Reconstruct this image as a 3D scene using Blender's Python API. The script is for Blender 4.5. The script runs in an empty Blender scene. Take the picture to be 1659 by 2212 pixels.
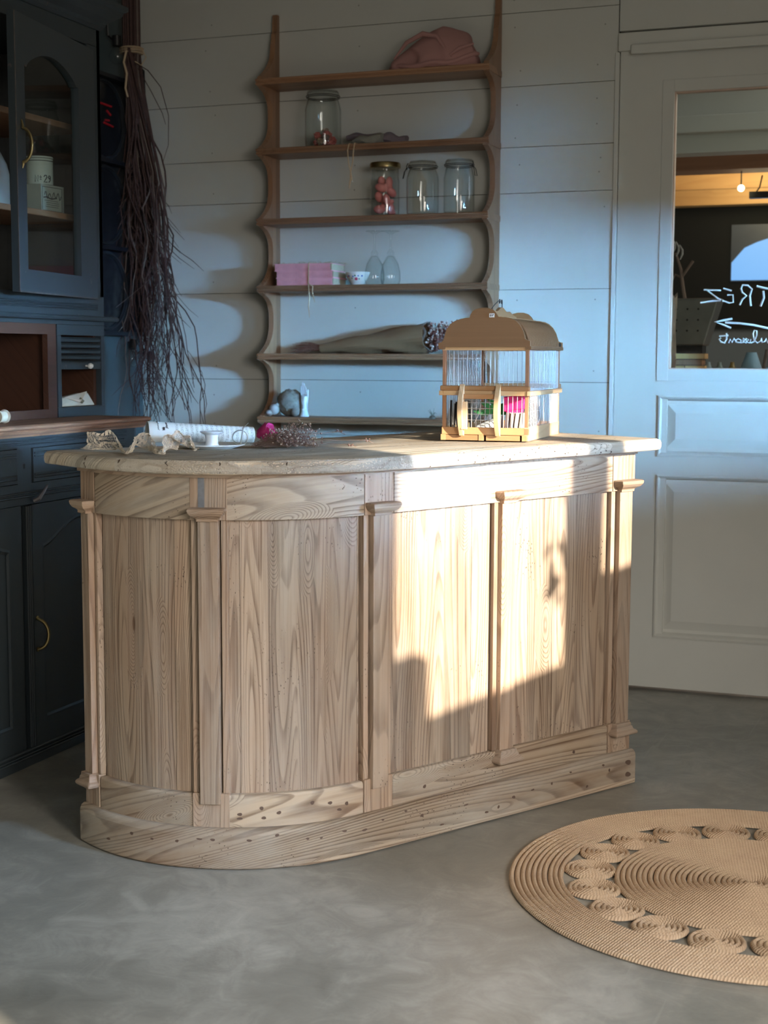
import bpy, math, random
from mathutils import Vector, Matrix, noise as mnoise
R = math.radians
rnd = random.Random(7)
sc = bpy.context.scene
col = sc.collection

# ------------------------------------------------------------------ camera, world, sun, daylight, fill lamps, exposure
def make_camera():
    f, yw, p, r = 3167.13, .3579219, .1055215, .0033411
    cy, sy, cp, sp, cr, sr = math.cos(yw), math.sin(yw), math.cos(p), math.sin(p), math.cos(r), math.sin(r)
    Ry = Matrix(((cy, sy, 0), (-sy, cy, 0), (0, 0, 1)))
    B = Matrix(((1, 0, 0), (0, -sp, -cp), (0, cp, -sp)))
    Rr = Matrix(((cr, -sr, 0), (sr, cr, 0), (0, 0, 1)))
    M = Rr @ B @ Ry
    cd = bpy.data.cameras.new('camera'); co = bpy.data.objects.new('camera', cd); col.objects.link(co)
    cd.sensor_fit = 'HORIZONTAL'; cd.sensor_width = 36; cd.lens = f / 1659 * 36
    rot = Matrix((M[0], -M[1], -M[2])).transposed()
    co.matrix_world = Matrix.Translation((0, 0, 1.12)) @ rot.to_4x4()
    cd.clip_start = .05; cd.clip_end = 100
    cd.dof.use_dof = True; cd.dof.focus_distance = 3.6; cd.dof.aperture_fstop = 7.0
    sc.camera = co
make_camera()
w = bpy.data.worlds.new('world'); sc.world = w; w.use_nodes = True
w.node_tree.nodes['Background'].inputs[0].default_value = (.80, .88, 1.0, 1)
w.node_tree.nodes['Background'].inputs[1].default_value = .14
sc.view_settings.view_transform = 'Standard'; sc.view_settings.look = 'None'
sc.view_settings.exposure = 0.0; sc.view_settings.gamma = 1.0; sc.view_settings.use_curve_mapping = False

def sun_lamp():
    l = bpy.data.lights.new('sun', 'SUN'); l.energy = 15.5; l.angle = R(.6); l.color = (1.0, .88, .70)
    o = bpy.data.objects.new('sun', l); col.objects.link(o)
    d = Vector((-.86, .511, -.27)).normalized()
    o.rotation_euler = d.to_track_quat('-Z', 'Y').to_euler(); o.location = (6, -3, 3)
sun_lamp()
def area(name, loc, target, sx, sy, power, color, spread=180):
    l = bpy.data.lights.new(name, 'AREA'); l.shape = 'RECTANGLE'; l.size = sx; l.size_y = sy; l.energy = power; l.color = color
    l.spread = R(spread)
    o = bpy.data.objects.new(name, l); col.objects.link(o); o.location = loc
    o.rotation_euler = (Vector(target) - Vector(loc)).to_track_quat('-Z', 'Y').to_euler()
    return o
area('low_sky_daylight_south', (5.0, 1.72, 1.62), (1.6, 3.17, 1.40), .75, .34, 9.5, (.25, .60, 1.0), 18)
area('low_sky_daylight', (5.0, 1.0, 1.62), (1.6, 3.17, 1.40), .95, .34, 13, (.25, .60, 1.0), 18)
area('low_sky_daylight_north', (5.0, .1, 1.62), (1.6, 3.17, 1.40), 1.1, .34, 14, (.25, .60, 1.0), 15)
area('rear_fill_light', (1.9, -1.0, 1.7), (-.6, 4.2, 1.5), 1.6, 1.5, 42, (1.0, .94, .84))  # unseen fill added behind the camera to lift the back wall and door
area('right_fill_light', (1.5, .55, 1.35), (-.5, 2.5, .0), .9, 1.2, 25, (1.0, .93, .84), 68)  # fill added in front of the blank right wall, brightens counter and floor
area('low_sky_daylight_across', (5.0, 3.0, 1.62), (1.6, 3.17, 1.36), 1.0, .34, 15, (.34, .64, 1.0), 20)
area('high_sky_daylight', (4.0, 1.25, 2.70), (1.6, 1.80, 1.52), .7, .5, 4.5, (.42, .68, 1.0), 20)

# ------------------------------------------------------------------ mesh builder
class MB:
    def __init__(s, origin=(0, 0, 0)):
        s.v = []; s.f = []; s.m = []; s.uv = {}; s.o = Vector(origin); s.cm = 0
    def add(s, verts, faces, uvs=None):
        n = len(s.v)
        s.v += [Vector(p) for p in verts]
        for f in faces: s.f.append([i + n for i in f]); s.m.append(s.cm)
        if uvs:
            for i, q in enumerate(uvs): s.uv[n + i] = q
    def box(s, x0, x1, y0, y1, z0, z1):
        v = [(x, y, z) for x in (x0, x1) for y in (y0, y1) for z in (z0, z1)]
        s.add(v, [(0, 1, 3, 2), (4, 6, 7, 5), (0, 4, 5, 1), (2, 3, 7, 6), (0, 2, 6, 4), (1, 5, 7, 3)])
    def hexa(s, b, t):           # four bottom points, four top points (ccw)
        s.add(list(b) + list(t), [(3, 2, 1, 0), (4, 5, 6, 7), (0, 1, 5, 4), (1, 2, 6, 5), (2, 3, 7, 6), (3, 0, 4, 7)])
    def loft(s, rings, cap=True, closed=True):
        n = len(rings[0]); v = [p for r in rings for p in r]; f = []
        for i in range(len(rings) - 1):
            for j in range(n if closed else n - 1):
                a = i * n + j; b = i * n + (j + 1) % n
                f.append((a, b, b + n, a + n))
        if cap: f.append(tuple(reversed(range(n)))); f.append(tuple(range((len(rings) - 1) * n, len(rings) * n)))
        s.add(v, f)
    def prism(s, poly, axis, a, b):
        def P(p, c):
            return (c, p[0], p[1]) if axis == 'x' else (p[0], c, p[1]) if axis == 'y' else (p[0], p[1], c)
        s.loft([[P(p, a) for p in poly], [P(p, b) for p in poly]])
    def lathe(s, prof, c=(0, 0, 0), n=28, axis='z', closed=False):
        rings = []
        for r, z in prof:
            ring = []
            for k in range(n):
                t = 2 * math.pi * k / n; x, y = r * math.cos(t), r * math.sin(t)
                q = (x, y, z) if axis == 'z' else (x, z, y) if axis == 'y' else (z, x, y)
                ring.append((c[0] + q[0], c[1] + q[1], c[2] + q[2]))
            rings.append(ring)
        if closed: rings.append(rings[0])
        s.loft(rings, cap=not closed)
    def tube(s, pts, r, n=6, cap=True):
        pts = [Vector(p) for p in pts]; rings = []; up = Vector((.13, .27, 1)).normalized(); prev = None
        for i, p in enumerate(pts):
            d = (pts[min(i + 1, len(pts) - 1)] - pts[max(i - 1, 0)])
            if d.length < 1e-9: d = Vector((0, 0, 1))
            d.normalize()
            if prev is None:
                a = d.cross(up)
                if a.length < .05: a = d.cross(Vector((1, 0, 0)))
            else:
                a = prev - d * prev.dot(d)
            a.normalize(); prev = a; b = d.cross(a)
            rr = r[i] if isinstance(r, (list, tuple)) else r
            rings.append([p + (a * math.cos(2 * math.pi * k / n) + b * math.sin(2 * math.pi * k / n)) * rr for k in range(n)])
        s.loft(rings, cap=cap)
    def ball(s, c, rx, ry=None, rz=None, n=10, m=7, fn=None):
        ry = ry or rx; rz = rz or rx; c = Vector(c); v = []; f = []
        for i in range(m + 1):
            ph = math.pi * i / m
            for k in range(n):
                t = 2 * math.pi * k / n
                d = Vector((math.sin(ph) * math.cos(t), math.sin(ph) * math.sin(t), math.cos(ph)))
                q = fn(d) if fn else 1.0
                v.append(c + Vector((d.x * rx, d.y * ry, d.z * rz)) * q)
        for i in range(m):
            for k in range(n): f.append((i * n + k, (i + 1) * n + k, (i + 1) * n + (k + 1) % n, i * n + (k + 1) % n))
        s.add(v, f)
    def grid(s, fn, nu, nv):
        v = [fn(i / (nu - 1), j / (nv - 1)) for i in range(nu) for j in range(nv)]
        f = [(i * nv + j, (i + 1) * nv + j, (i + 1) * nv + j + 1, i * nv + j + 1) for i in range(nu - 1) for j in range(nv - 1)]
        s.add(v, f, [(i / (nu - 1), j / (nv - 1)) for i in range(nu) for j in range(nv)])
    def build(s, name, mats, parent=None, smooth=False, bevel=0, grain='z', sub=0, uvfn=None, xf=None, solid=0, seg=2):
        me = bpy.data.meshes.new(name)
        vs = [p - s.o for p in s.v]
        if xf: vs2 = [Vector(xf(p)) for p in vs]
        else: vs2 = vs
        me.from_pydata([tuple(p) for p in vs2], [], s.f)
        if not isinstance(mats, (list, tuple)): mats = [mats]
        for m in mats: me.materials.append(m)
        me.polygons.foreach_set('material_index', s.m)
        uvl = me.uv_layers.new(name='UVMap')
        ax = {'x': 0, 'y': 1, 'z': 2}[grain]; o = [i for i in range(3) if i != ax]
        off = rnd.uniform(0, 40), rnd.uniform(0, 40)
        def U(i):
            if i in s.uv: return s.uv[i]
            p = vs[i]
            if uvfn: a = uvfn(p); return (a[0] + off[0], a[1] + off[1])
            return (p[o[0]] + .93 * p[o[1]] + off[0], p[ax] + off[1])
        cache = {}
        for l in me.loops:
            i = l.vertex_index
            if i not in cache: cache[i] = U(i)
            uvl.data[l.index].uv = cache[i]
        me.validate(); me.update()
        import bmesh
        bm = bmesh.new(); bm.from_mesh(me); bmesh.ops.recalc_face_normals(bm, faces=bm.faces); bm.to_mesh(me); bm.free()
        if smooth:
            me.polygons.foreach_set('use_smooth', [True] * len(me.polygons))
        ob = bpy.data.objects.new(name, me); col.objects.link(ob)
        if parent: ob.parent = parent
        else: ob.location = s.o
        if solid:
            md = ob.modifiers.new('solid', 'SOLIDIFY'); md.thickness = solid; md.offset = 0
        if bevel:
            md = ob.modifiers.new('bevel', 'BEVEL'); md.width = bevel; md.segments = seg; md.limit_method = 'ANGLE'; md.angle_limit = R(35)
        if sub:
            md = ob.modifiers.new('sub', 'SUBSURF'); md.levels = sub; md.render_levels = sub
        if smooth and not sub:
            md = ob.modifiers.new('es', 'EDGE_SPLIT'); md.split_angle = R(38)
        return ob

def thing(name, label, cat, loc=(0, 0, 0), rz=0, group=None):
    o = bpy.data.objects.new(name, None); col.objects.link(o); o.location = loc; o.rotation_euler = (0, 0, rz); o.empty_display_size = .05
    return tag(o, label, cat, group)
def tag(o, label, cat, group=None):
    o['label'] = label; o['category'] = cat
    if group: o['group'] = group
    return o
def struct(o): o['kind'] = 'structure'; return o
def copy_tree(o, parent=None):
    c = o.copy(); col.objects.link(c)
    if parent: c.parent = parent
    for ch in list(o.children): copy_tree(ch, c)
    return c
def smoothstep(a, b, x):
    t = max(0, min(1, (x - a) / (b - a))); return t * t * (3 - 2 * t)

# ------------------------------------------------------------------ materials
class NT:
    def __init__(s, name):
        s.m = bpy.data.materials.new(name); s.m.use_nodes = True; s.t = s.m.node_tree; s.b = s.t.nodes['Principled BSDF']
    def n(s, typ, **kw):
        nd = s.t.nodes.new(typ)
        for k, v in kw.items():
            if k.startswith('i_'):
                key = k[2:]; key = int(key) if key.isdigit() else key.replace('_', ' ')
                nd.inputs[key].default_value = v
            else: setattr(nd, k, v)
        return nd
    def l(s, a, b): s.t.links.new(a, b)
    def math(s, op, a, b=None, c=None, clamp=False):
        nd = s.t.nodes.new('ShaderNodeMath'); nd.operation = op; nd.use_clamp = clamp
        for i, x in enumerate((a, b, c)):
            if x is None: continue
            if isinstance(x, (int, float)): nd.inputs[i].default_value = x
            else: s.l(x, nd.inputs[i])
        return nd.outputs[0]
    def comb(s, x, y, z=0):
        nd = s.t.nodes.new('ShaderNodeCombineXYZ')
        for i, q in enumerate((x, y, z)):
            if isinstance(q, (int, float)): nd.inputs[i].default_value = q
            else: s.l(q, nd.inputs[i])
        return nd.outputs[0]
    def noise(s, vec, scale=1, detail=3, rough=.5, dist=0):
        nd = s.t.nodes.new('ShaderNodeTexNoise'); nd.inputs['Scale'].default_value = scale; nd.inputs['Detail'].default_value = detail
        nd.inputs['Roughness'].default_value = rough; nd.inputs['Distortion'].default_value = dist; s.l(vec, nd.inputs['Vector']); return nd.outputs['Fac']
    def voro(s, vec, scale=1, feat='F1', rand=1):
        nd = s.t.nodes.new('ShaderNodeTexVoronoi'); nd.feature = feat; nd.inputs['Scale'].default_value = scale; nd.inputs['Randomness'].default_value = rand
        s.l(vec, nd.inputs['Vector']); return nd.outputs['Distance']
    def ramp(s, fac, stops):
        nd = s.t.nodes.new('ShaderNodeValToRGB'); e = nd.color_ramp.elements
        while len(e) < len(stops): e.new(.5)
        for i, (p, c) in enumerate(stops):
            e[i].position = p; e[i].color = (c, c, c, 1) if isinstance(c, (int, float)) else (*c, 1)
        s.l(fac, nd.inputs[0]); return nd.outputs[0]
    def mix(s, fac, a, b, blend='MIX'):
        nd = s.t.nodes.new('ShaderNodeMix'); nd.data_type = 'RGBA'; nd.blend_type = blend
        for sock, x in ((nd.inputs[0], fac), (nd.inputs[6], a), (nd.inputs[7], b)):
            if isinstance(x, (int, float)): sock.default_value = x
            elif isinstance(x, tuple): sock.default_value = (*x, 1)
            else: s.l(x, sock)
        return nd.outputs[2]
    def bump(s, h, strength=.3, dist=.002, prev=None):
        nd = s.t.nodes.new('ShaderNodeBump'); nd.inputs['Strength'].default_value = strength; nd.inputs['Distance'].default_value = dist
        s.l(h, nd.inputs['Height'])
        if prev: s.l(prev, nd.inputs['Normal'])
        return nd.outputs[0]
    def uv(s):
        nd = s.t.nodes.new('ShaderNodeUVMap'); nd.uv_map = 'UVMap'
        sp = s.t.nodes.new('ShaderNodeSeparateXYZ'); s.l(nd.outputs[0], sp.inputs[0]); return sp.outputs[0], sp.outputs[1]
    def obj(s): return s.t.nodes.new('ShaderNodeTexCoord').outputs['Object']
    def out(s, color=None, rough=None, normal=None, **kw):
        if color is not None:
            if isinstance(color, tuple): s.b.inputs['Base Color'].default_value = (*color, 1)
            else: s.l(color, s.b.inputs['Base Color'])
        if rough is not None:
            if isinstance(rough, (int, float)): s.b.inputs['Roughness'].default_value = rough
            else: s.l(rough, s.b.inputs['Roughness'])
        if normal is not None: s.l(normal, s.b.inputs['Normal'])
        for k, v in kw.items(): s.b.inputs[k.replace('_', ' ')].default_value = v
        return s.m

def flat(name, c, rough=.6, metal=0, var=.12, scale=30, bump=.15, bs=120, **kw):
    t = NT(name); o = t.obj(); n = t.noise(o, scale, 4)
    dark = tuple(x * (1 - var) for x in c); light = tuple(min(1, x * (1 + var)) for x in c)
    return t.out(t.mix(n, dark, light), rough, t.bump(t.noise(o, bs, 3), bump, .001), Metallic=metal, **kw)

def wood(name, light, dark, plank=.105, rings=26, contrast=.55, rough=.62, worms=0.0, knots=True, red=(.36, .19, .11), fine=.35, gray=0.0, bumpd=.0012, seam=1.0, wscale=150.0, wthr=.54):
    t = NT(name); u, v = t.uv()
    # slow wobble so plank joints and grain are not ruler straight
    pid = t.math('FLOOR', t.math('DIVIDE', u, plank)); fr = t.math('FRACT', t.math('DIVIDE', u, plank))
    wn = t.t.nodes.new('ShaderNodeTexWhiteNoise'); wn.noise_dimensions = '1D'; t.l(pid, wn.inputs['W']); rv = wn.outputs['Value']
    off = t.math('MULTIPLY', rv, 37.0)
    kv = t.comb(t.math('ADD', t.math('MULTIPLY', u, 7.5), off), t.math('MULTIPLY', v, 2.1), off)
    kd = t.voro(kv, 1.0, rand=.9)
    kn = t.math('MULTIPLY', t.math('SUBTRACT', 1.0, t.math('MULTIPLY', kd, 3.4), clamp=True), .32) if knots else 0.0
    base = t.noise(t.comb(t.math('ADD', t.math('MULTIPLY', u, 5.0), off), t.math('MULTIPLY', v, .42), off), 1.0, 2, .45)
    base = t.math('ADD', base, kn)
    rg = t.math('FRACT', t.math('MULTIPLY', base, rings))
    rgl = t.ramp(rg, [(0, 0.0), (.5, .12), (.84, 1.0), (.93, .9), (1.0, 0.0)])
    streak = t.noise(t.comb(t.math('MULTIPLY', u, 230), t.math('MULTIPLY', v, 3.5), off), 1.0, 3, .6)
    st2 = t.noise(t.comb(t.math('MULTIPLY', u, 46), t.math('MULTIPLY', v, 1.1), off), 1.0, 3, .6)
    f = t.math('ADD', t.math('MULTIPLY', rgl, contrast), t.math('MULTIPLY', t.math('SUBTRACT', streak, .5), fine))
    f = t.math('ADD', f, t.math('MULTIPLY', t.math('SUBTRACT', st2, .46), fine * 1.9), clamp=True)
    c = t.mix(f, light, dark)
    # broad stains and per-plank tone
    bl = t.noise(t.comb(t.math('MULTIPLY', u, 3.2), t.math('MULTIPLY', v, 1.4), 3.0), 1.0, 4, .6)
    c = t.mix(t.ramp(bl, [(.38, 0.0), (.72, .42)]), c, red)
    tone = t.math('ADD', t.math('MULTIPLY', rv, .42), .70)
    c = t.mix(1.0, c, t.comb(tone, tone, tone), 'MULTIPLY')
    if gray:
        gn = t.noise(t.comb(t.math('MULTIPLY', u, 9), t.math('MULTIPLY', v, 2.0), 11.0), 1.0, 5, .65)
        c = t.mix(t.ramp(gn, [(.40, 0.0), (.68, gray)]), c, (.46, .43, .38))
    h = t.math('SUBTRACT', 1.0, f)
    if knots:
        kk = t.ramp(kd, [(0.0, 1.0), (.028, 1.0), (.05, 0.0)])
        c = t.mix(kk, c, (.13, .07, .04))
    if worms:
        wv = t.comb(t.math('MULTIPLY', u, 1.0), t.math('MULTIPLY', v, .55), 0.0)
        wd = t.voro(wv, wscale); wm = t.noise(t.comb(u, v, 5.0), 4.2, 4, .65)
        ww = t.math('MULTIPLY', t.ramp(wd, [(0, 1.0), (.13, 1.0), (.20, 0.0)]), t.ramp(wm, [(wthr, 0.0), (wthr + .07, worms)]))
        c = t.mix(ww, c, (.07, .045, .03)); h = t.math('SUBTRACT', h, t.math('MULTIPLY', ww, 2.0))
    if seam:
        sm = t.math('MULTIPLY', t.ramp(fr, [(0.0, 1.0), (.006, 1.0), (.016, 0.0)]), t.math('GREATER_THAN', rv, .45))
        sm = t.math('MULTIPLY', sm, seam); c = t.mix(sm, c, (.10, .06, .035)); h = t.math('SUBTRACT', h, t.math('MULTIPLY', sm, 2.5))
    nb = t.bump(h, .8, bumpd)
    return t.out(c, rough, nb)

PINE = wood('old_pine_vertical', (.43, .32, .23), (.135, .08, .05), red=(.40, .22, .14), worms=.9, gray=.28, contrast=.62, fine=1.05, plank=.085, rings=52)
PINE_H = wood('old_pine_rails', (.45, .345, .245), (.155, .097, .058), plank=.6, rings=44, bumpd=.0006, worms=1.0, gray=.5, seam=0, contrast=.85, fine=.7)
PINE_POST = wood('old_pine_posts', (.40, .285, .20), (.15, .09, .055), plank=.3, rings=34, worms=.7, gray=.35, seam=0, contrast=.6, fine=.7)
PINE_TOP = wood('worn_pine_top', (.69, .59, .46), (.29, .21, .14), plank=.16, rings=22, worms=1.0, gray=.8, rough=.7, red=(.36, .26, .18), fine=.8, wscale=120.0, wthr=.46, bumpd=.003, seam=0)
SHELFWOOD = wood('varnished_shelf_pine', (.36, .20, .115), (.21, .105, .055), plank=.5, rings=14, contrast=.4, rough=.42, seam=0, red=(.30, .15, .08))
LEDGE = wood('rubbed_ledge_oak', (.33, .17, .10), (.11, .055, .032), plank=.4, rings=20, rough=.5, seam=0, knots=False)
NICHEWOOD = wood('dark_niche_pine', (.085, .034, .018), (.05, .02, .011), plank=.3, rings=20, contrast=.25, fine=.25, rough=.55, seam=0, red=(.08, .03, .015))
CAGEWOOD = wood('cage_beech', (.46, .26, .125), (.28, .145, .065), plank=.4, rings=12, contrast=.3, rough=.5, seam=0, knots=False, red=(.45, .22, .10))
CAGEDARK = wood('cage_brown_beech', (.25, .135, .065), (.16, .08, .036), plank=.4, rings=9, contrast=.25, rough=.5, seam=0, knots=False, red=(.28, .14, .06))
CAGEPALE = wood('cage_pale_beech', (.70, .50, .30), (.48, .30, .15), plank=.4, rings=12, contrast=.3, rough=.5, seam=0, knots=False, red=(.55, .33, .16))
CRAFT = wood('warm_ceiling_boards', (.80, .50, .22), (.62, .34, .13), plank=.2, rings=10, contrast=.3, rough=.6)
BEAM = wood('brown_roof_beam', (.42, .22, .12), (.26, .12, .06), plank=.4, rings=10, contrast=.3, rough=.6, seam=0)

def paint(name, c, rough=.5, wear=.0, wearc=(.35, .2, .12), streak=.1, dirv='x', var=.08):
    t = NT(name); u, v = t.uv(); o = t.obj()
    n = t.noise(o, 3.0, 5, .6); st = t.noise(t.comb(t.math('MULTIPLY', u, 90), t.math('MULTIPLY', v, 3), 0), 1, 3, .6)
    cc = t.mix(n, tuple(x * (1 - var) for x in c), tuple(min(1, x * (1 + var)) for x in c))
    if wear:
        wn = t.noise(o, 22, 6, .7); cc = t.mix(t.ramp(wn, [(.66, 0.0), (.70, wear)]), cc, wearc)
    return t.out(cc, rough, t.bump(st, streak, .001))
WALLP = paint('pale_wall_paint', (.56, .56, .52), .55, streak=.12)
DOORP = paint('pale_door_paint', (.60, .598, .555), .42, streak=.10)
NAIL = flat('nail_dimples', (.30, .29, .26), .6)
GAP = flat('board_gap', (.05, .045, .04), .9)
TEALW = paint('teal_wall_paint', (.055, .08, .09), .45, streak=.15, var=.18)
NAVY = paint('blue_grey_cabinet_paint', (.033, .044, .051), .40, wear=.35, wearc=(.17, .13, .11), var=.16)
NAVY_D = paint('dark_rack_paint', (.008, .010, .015), .45)
WHITEB = paint('white_beam_paint', (.62, .60, .54), .6)
BLACKW = flat('dark_slate_wall', (.006, .008, .011), .95)

def floor_mat():
    t = NT('polished_concrete'); o = t.obj()
    n1 = t.noise(o, 1.3, 8, .62, .6); n2 = t.noise(o, 9, 8, .7, 1.2); n3 = t.noise(o, 120, 4, .6)
    f = t.math('ADD', t.math('MULTIPLY', n1, .6), t.math('MULTIPLY', n2, .4))
    c = t.ramp(f, [(.30, (.13, .127, .112)), (.5, (.255, .245, .215)), (.68, (.45, .43, .38))])
    mp = t.n('ShaderNodeMapping'); mp.inputs['Rotation'].default_value = (0, 0, .7); mp.inputs['Scale'].default_value = (60, 1.4, 1); t.l(o, mp.inputs[0])
    s1 = t.noise(mp.outputs[0], 1.0, 2, .5, .8)
    mp2 = t.n('ShaderNodeMapping'); mp2.inputs['Rotation'].default_value = (0, 0, -.5); mp2.inputs['Scale'].default_value = (1.2, 45, 1); t.l(o, mp2.inputs[0])
    s2 = t.noise(mp2.outputs[0], 1.0, 2, .5, .8)
    sc_ = t.math('MAXIMUM', t.ramp(s1, [(.70, 0.0), (.74, 1.0)]), t.ramp(s2, [(.71, 0.0), (.75, 1.0)]))
    c = t.mix(t.math('MULTIPLY', sc_, .22), c, (.42, .41, .37))
    r = t.math('ADD', t.math('MULTIPLY', n2, .22), .30)
    h = t.math('ADD', n3, t.math('MULTIPLY', n2, 1.5))
    return t.out(c, r, t.bump(h, .22, .0025))
CONC = floor_mat()

def jute_mat():
    t = NT('braided_jute'); u, v = t.uv(); o = t.obj()
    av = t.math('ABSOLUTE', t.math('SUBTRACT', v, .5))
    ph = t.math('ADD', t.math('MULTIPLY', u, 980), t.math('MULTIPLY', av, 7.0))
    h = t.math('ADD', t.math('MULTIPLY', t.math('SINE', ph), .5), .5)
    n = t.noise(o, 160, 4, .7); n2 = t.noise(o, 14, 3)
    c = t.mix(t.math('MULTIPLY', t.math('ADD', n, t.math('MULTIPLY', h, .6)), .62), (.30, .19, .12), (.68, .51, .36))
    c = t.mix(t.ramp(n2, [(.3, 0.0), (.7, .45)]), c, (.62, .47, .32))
    return t.out(c, .85, t.bump(t.math('ADD', h, t.math('MULTIPLY', n, 1.2)), .6, .0026))
JUTE = jute_mat()

def glass(name, tint=(1, 1, 1), rough=0.0):
    t = NT(name); return t.out(tint, rough, None, Transmission_Weight=1.0, IOR=1.46)
def pane_mat(name, tint=(.9, .95, .95)):
    t = NT(name); g = t.n('ShaderNodeBsdfGlossy'); g.inputs['Roughness'].default_value = .02
    tr = t.n('ShaderNodeBsdfTransparent'); tr.inputs[0].default_value = (*tint, 1)
    fr = t.n('ShaderNodeFresnel'); fr.inputs[0].default_value = 1.45
    front = t.math('SUBTRACT', 1.0, t.n('ShaderNodeNewGeometry').outputs['Backfacing'])
    mx = t.n('ShaderNodeMixShader'); t.l(t.math('MULTIPLY', fr.outputs[0], front), mx.inputs[0]); t.l(tr.outputs[0], mx.inputs[1]); t.l(g.outputs[0], mx.inputs[2])
    t.l(mx.outputs[0], t.t.nodes['Material Output'].inputs[0]); return t.m
PANE = pane_mat('window_glass')
def thin_glass(name):
    t = NT(name); g = t.n('ShaderNodeBsdfGlossy'); g.inputs['Roughness'].default_value = .03
    lw = t.n('ShaderNodeLayerWeight'); lw.inputs['Blend'].default_value = .35
    tr = t.n('ShaderNodeBsdfTransparent'); t.l(t.ramp(lw.outputs['Facing'], [(0, (.985, .995, .99)), (.6, (.95, .965, .96)), (.9, (.74, .79, .78)), (1, (.45, .5, .5))]), tr.inputs[0])
    fr = t.n('ShaderNodeFresnel'); fr.inputs[0].default_value = 1.5
    front = t.math('SUBTRACT', 1.0, t.n('ShaderNodeNewGeometry').outputs['Backfacing'])
    mx = t.n('ShaderNodeMixShader'); t.l(t.math('MULTIPLY', fr.outputs[0], t.math('MULTIPLY', front, 1.6), clamp=True), mx.inputs[0]); t.l(tr.outputs[0], mx.inputs[1]); t.l(g.outputs[0], mx.inputs[2])
    t.l(mx.outputs[0], t.t.nodes['Material Output'].inputs[0]); return t.m
GLASS = thin_glass('clear_jar_glass')
BRASS = flat('aged_brass', (.42, .33, .16), .32, 1.0)
STEEL = flat('galvanised_wire', (.42, .43, .44), .38, .8)
DARKWIRE = flat('dark_iron_wire', (.08, .08, .08), .45, .8)
PORCELAIN = flat('white_porcelain', (.80, .82, .80), .18, var=.03, bump=.02)
ENAMEL = flat('chalky_blue_white_enamel', (.70, .77, .82), .4, var=.08)
STRING = flat('natural_twine', (.55, .42, .28), .85, bs=600, bump=.6)
TWIG = flat('dry_reddish_twigs', (.065, .034, .030), .8, var=.45, scale=60)
TWIGPALE = flat('dry_grey_twigs', (.15, .115, .10), .8, var=.4, scale=50)
PAPER = flat('cream_paper', (.74, .68, .56), .75, var=.05)
WHITEPAPER = flat('white_card', (.78, .82, .86), .7, var=.04)
KRAFT = flat('kraft_wrapping_paper', (.27, .17, .095), .6, var=.15, scale=12, bs=60, bump=.4)
PINKCLOTH = flat('dusty_pink_felt', (.40, .21, .195), .9, var=.15, scale=14, bs=300, bump=.4)
GREYCLOTH = flat('grey_mauve_linen', (.18, .145, .165), .9, var=.3, scale=16, bs=400, bump=.5)
LINENEDGE = flat('grey_green_linen', (.25, .24, .20), .9, var=.2, scale=16, bs=400, bump=.5)
PINKSOAP = flat('pink_sugar_shapes', (.72, .25, .24), .6, var=.15, scale=40)
BLACK = flat('black_lacquer', (.012, .012, .013), .35)
INK = flat('dark_ink', (.03, .028, .035), .7)
CHALK = flat('white_chalk_pen', (.75, .77, .78), .8)

# ------------------------------------------------------------------ the room
WY = 4.875
def wall_back():
    mb = MB()
    seams = [0.0, .30, .57, .84, 1.036, 1.348, 1.67, 1.822, 2.022, 2.262, 2.48, 2.75]
    for i in range(len(seams) - 1):
        z0, z1 = seams[i] + (.001 if i else 0), seams[i + 1] - .001
        mb.box(-2.795, -1.012, WY, WY + .02, z0, z1)
    # boards above the door opening
    for z0, z1 in ((2.172 + .006, 2.48), (2.482, 2.75)):
        mb.box(-1.008, 1.6, WY, WY + .02, z0, z1)
    mb.box(-.06, 1.6, WY, WY + .02, 0, 2.17)
    mb.cm = 1
    mb.box(-2.795, -1.0, WY + .018, WY + .03, 0, 2.75); mb.box(-1.03, 1.6, WY + .018, WY + .03, 2.165, 2.75)
    mb.cm = 2
    r = random.Random(3)
    for z in seams[3:-1]:
        for x in (-2.5, -1.93, -1.36, -1.06):
            for dz in (-.05, .05):
                if r.random() < .8:
                    xx, zz = x + r.uniform(-.02, .02), z + dz + r.uniform(-.02, .02)
                    mb.lathe([(.0028, -.0006), (.0028, .0004)], (xx, WY, zz), 8, 'y')
    struct(mb.build('wall_back', [WALLP, GAP, NAIL], grain='x'))
wall_back()
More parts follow.
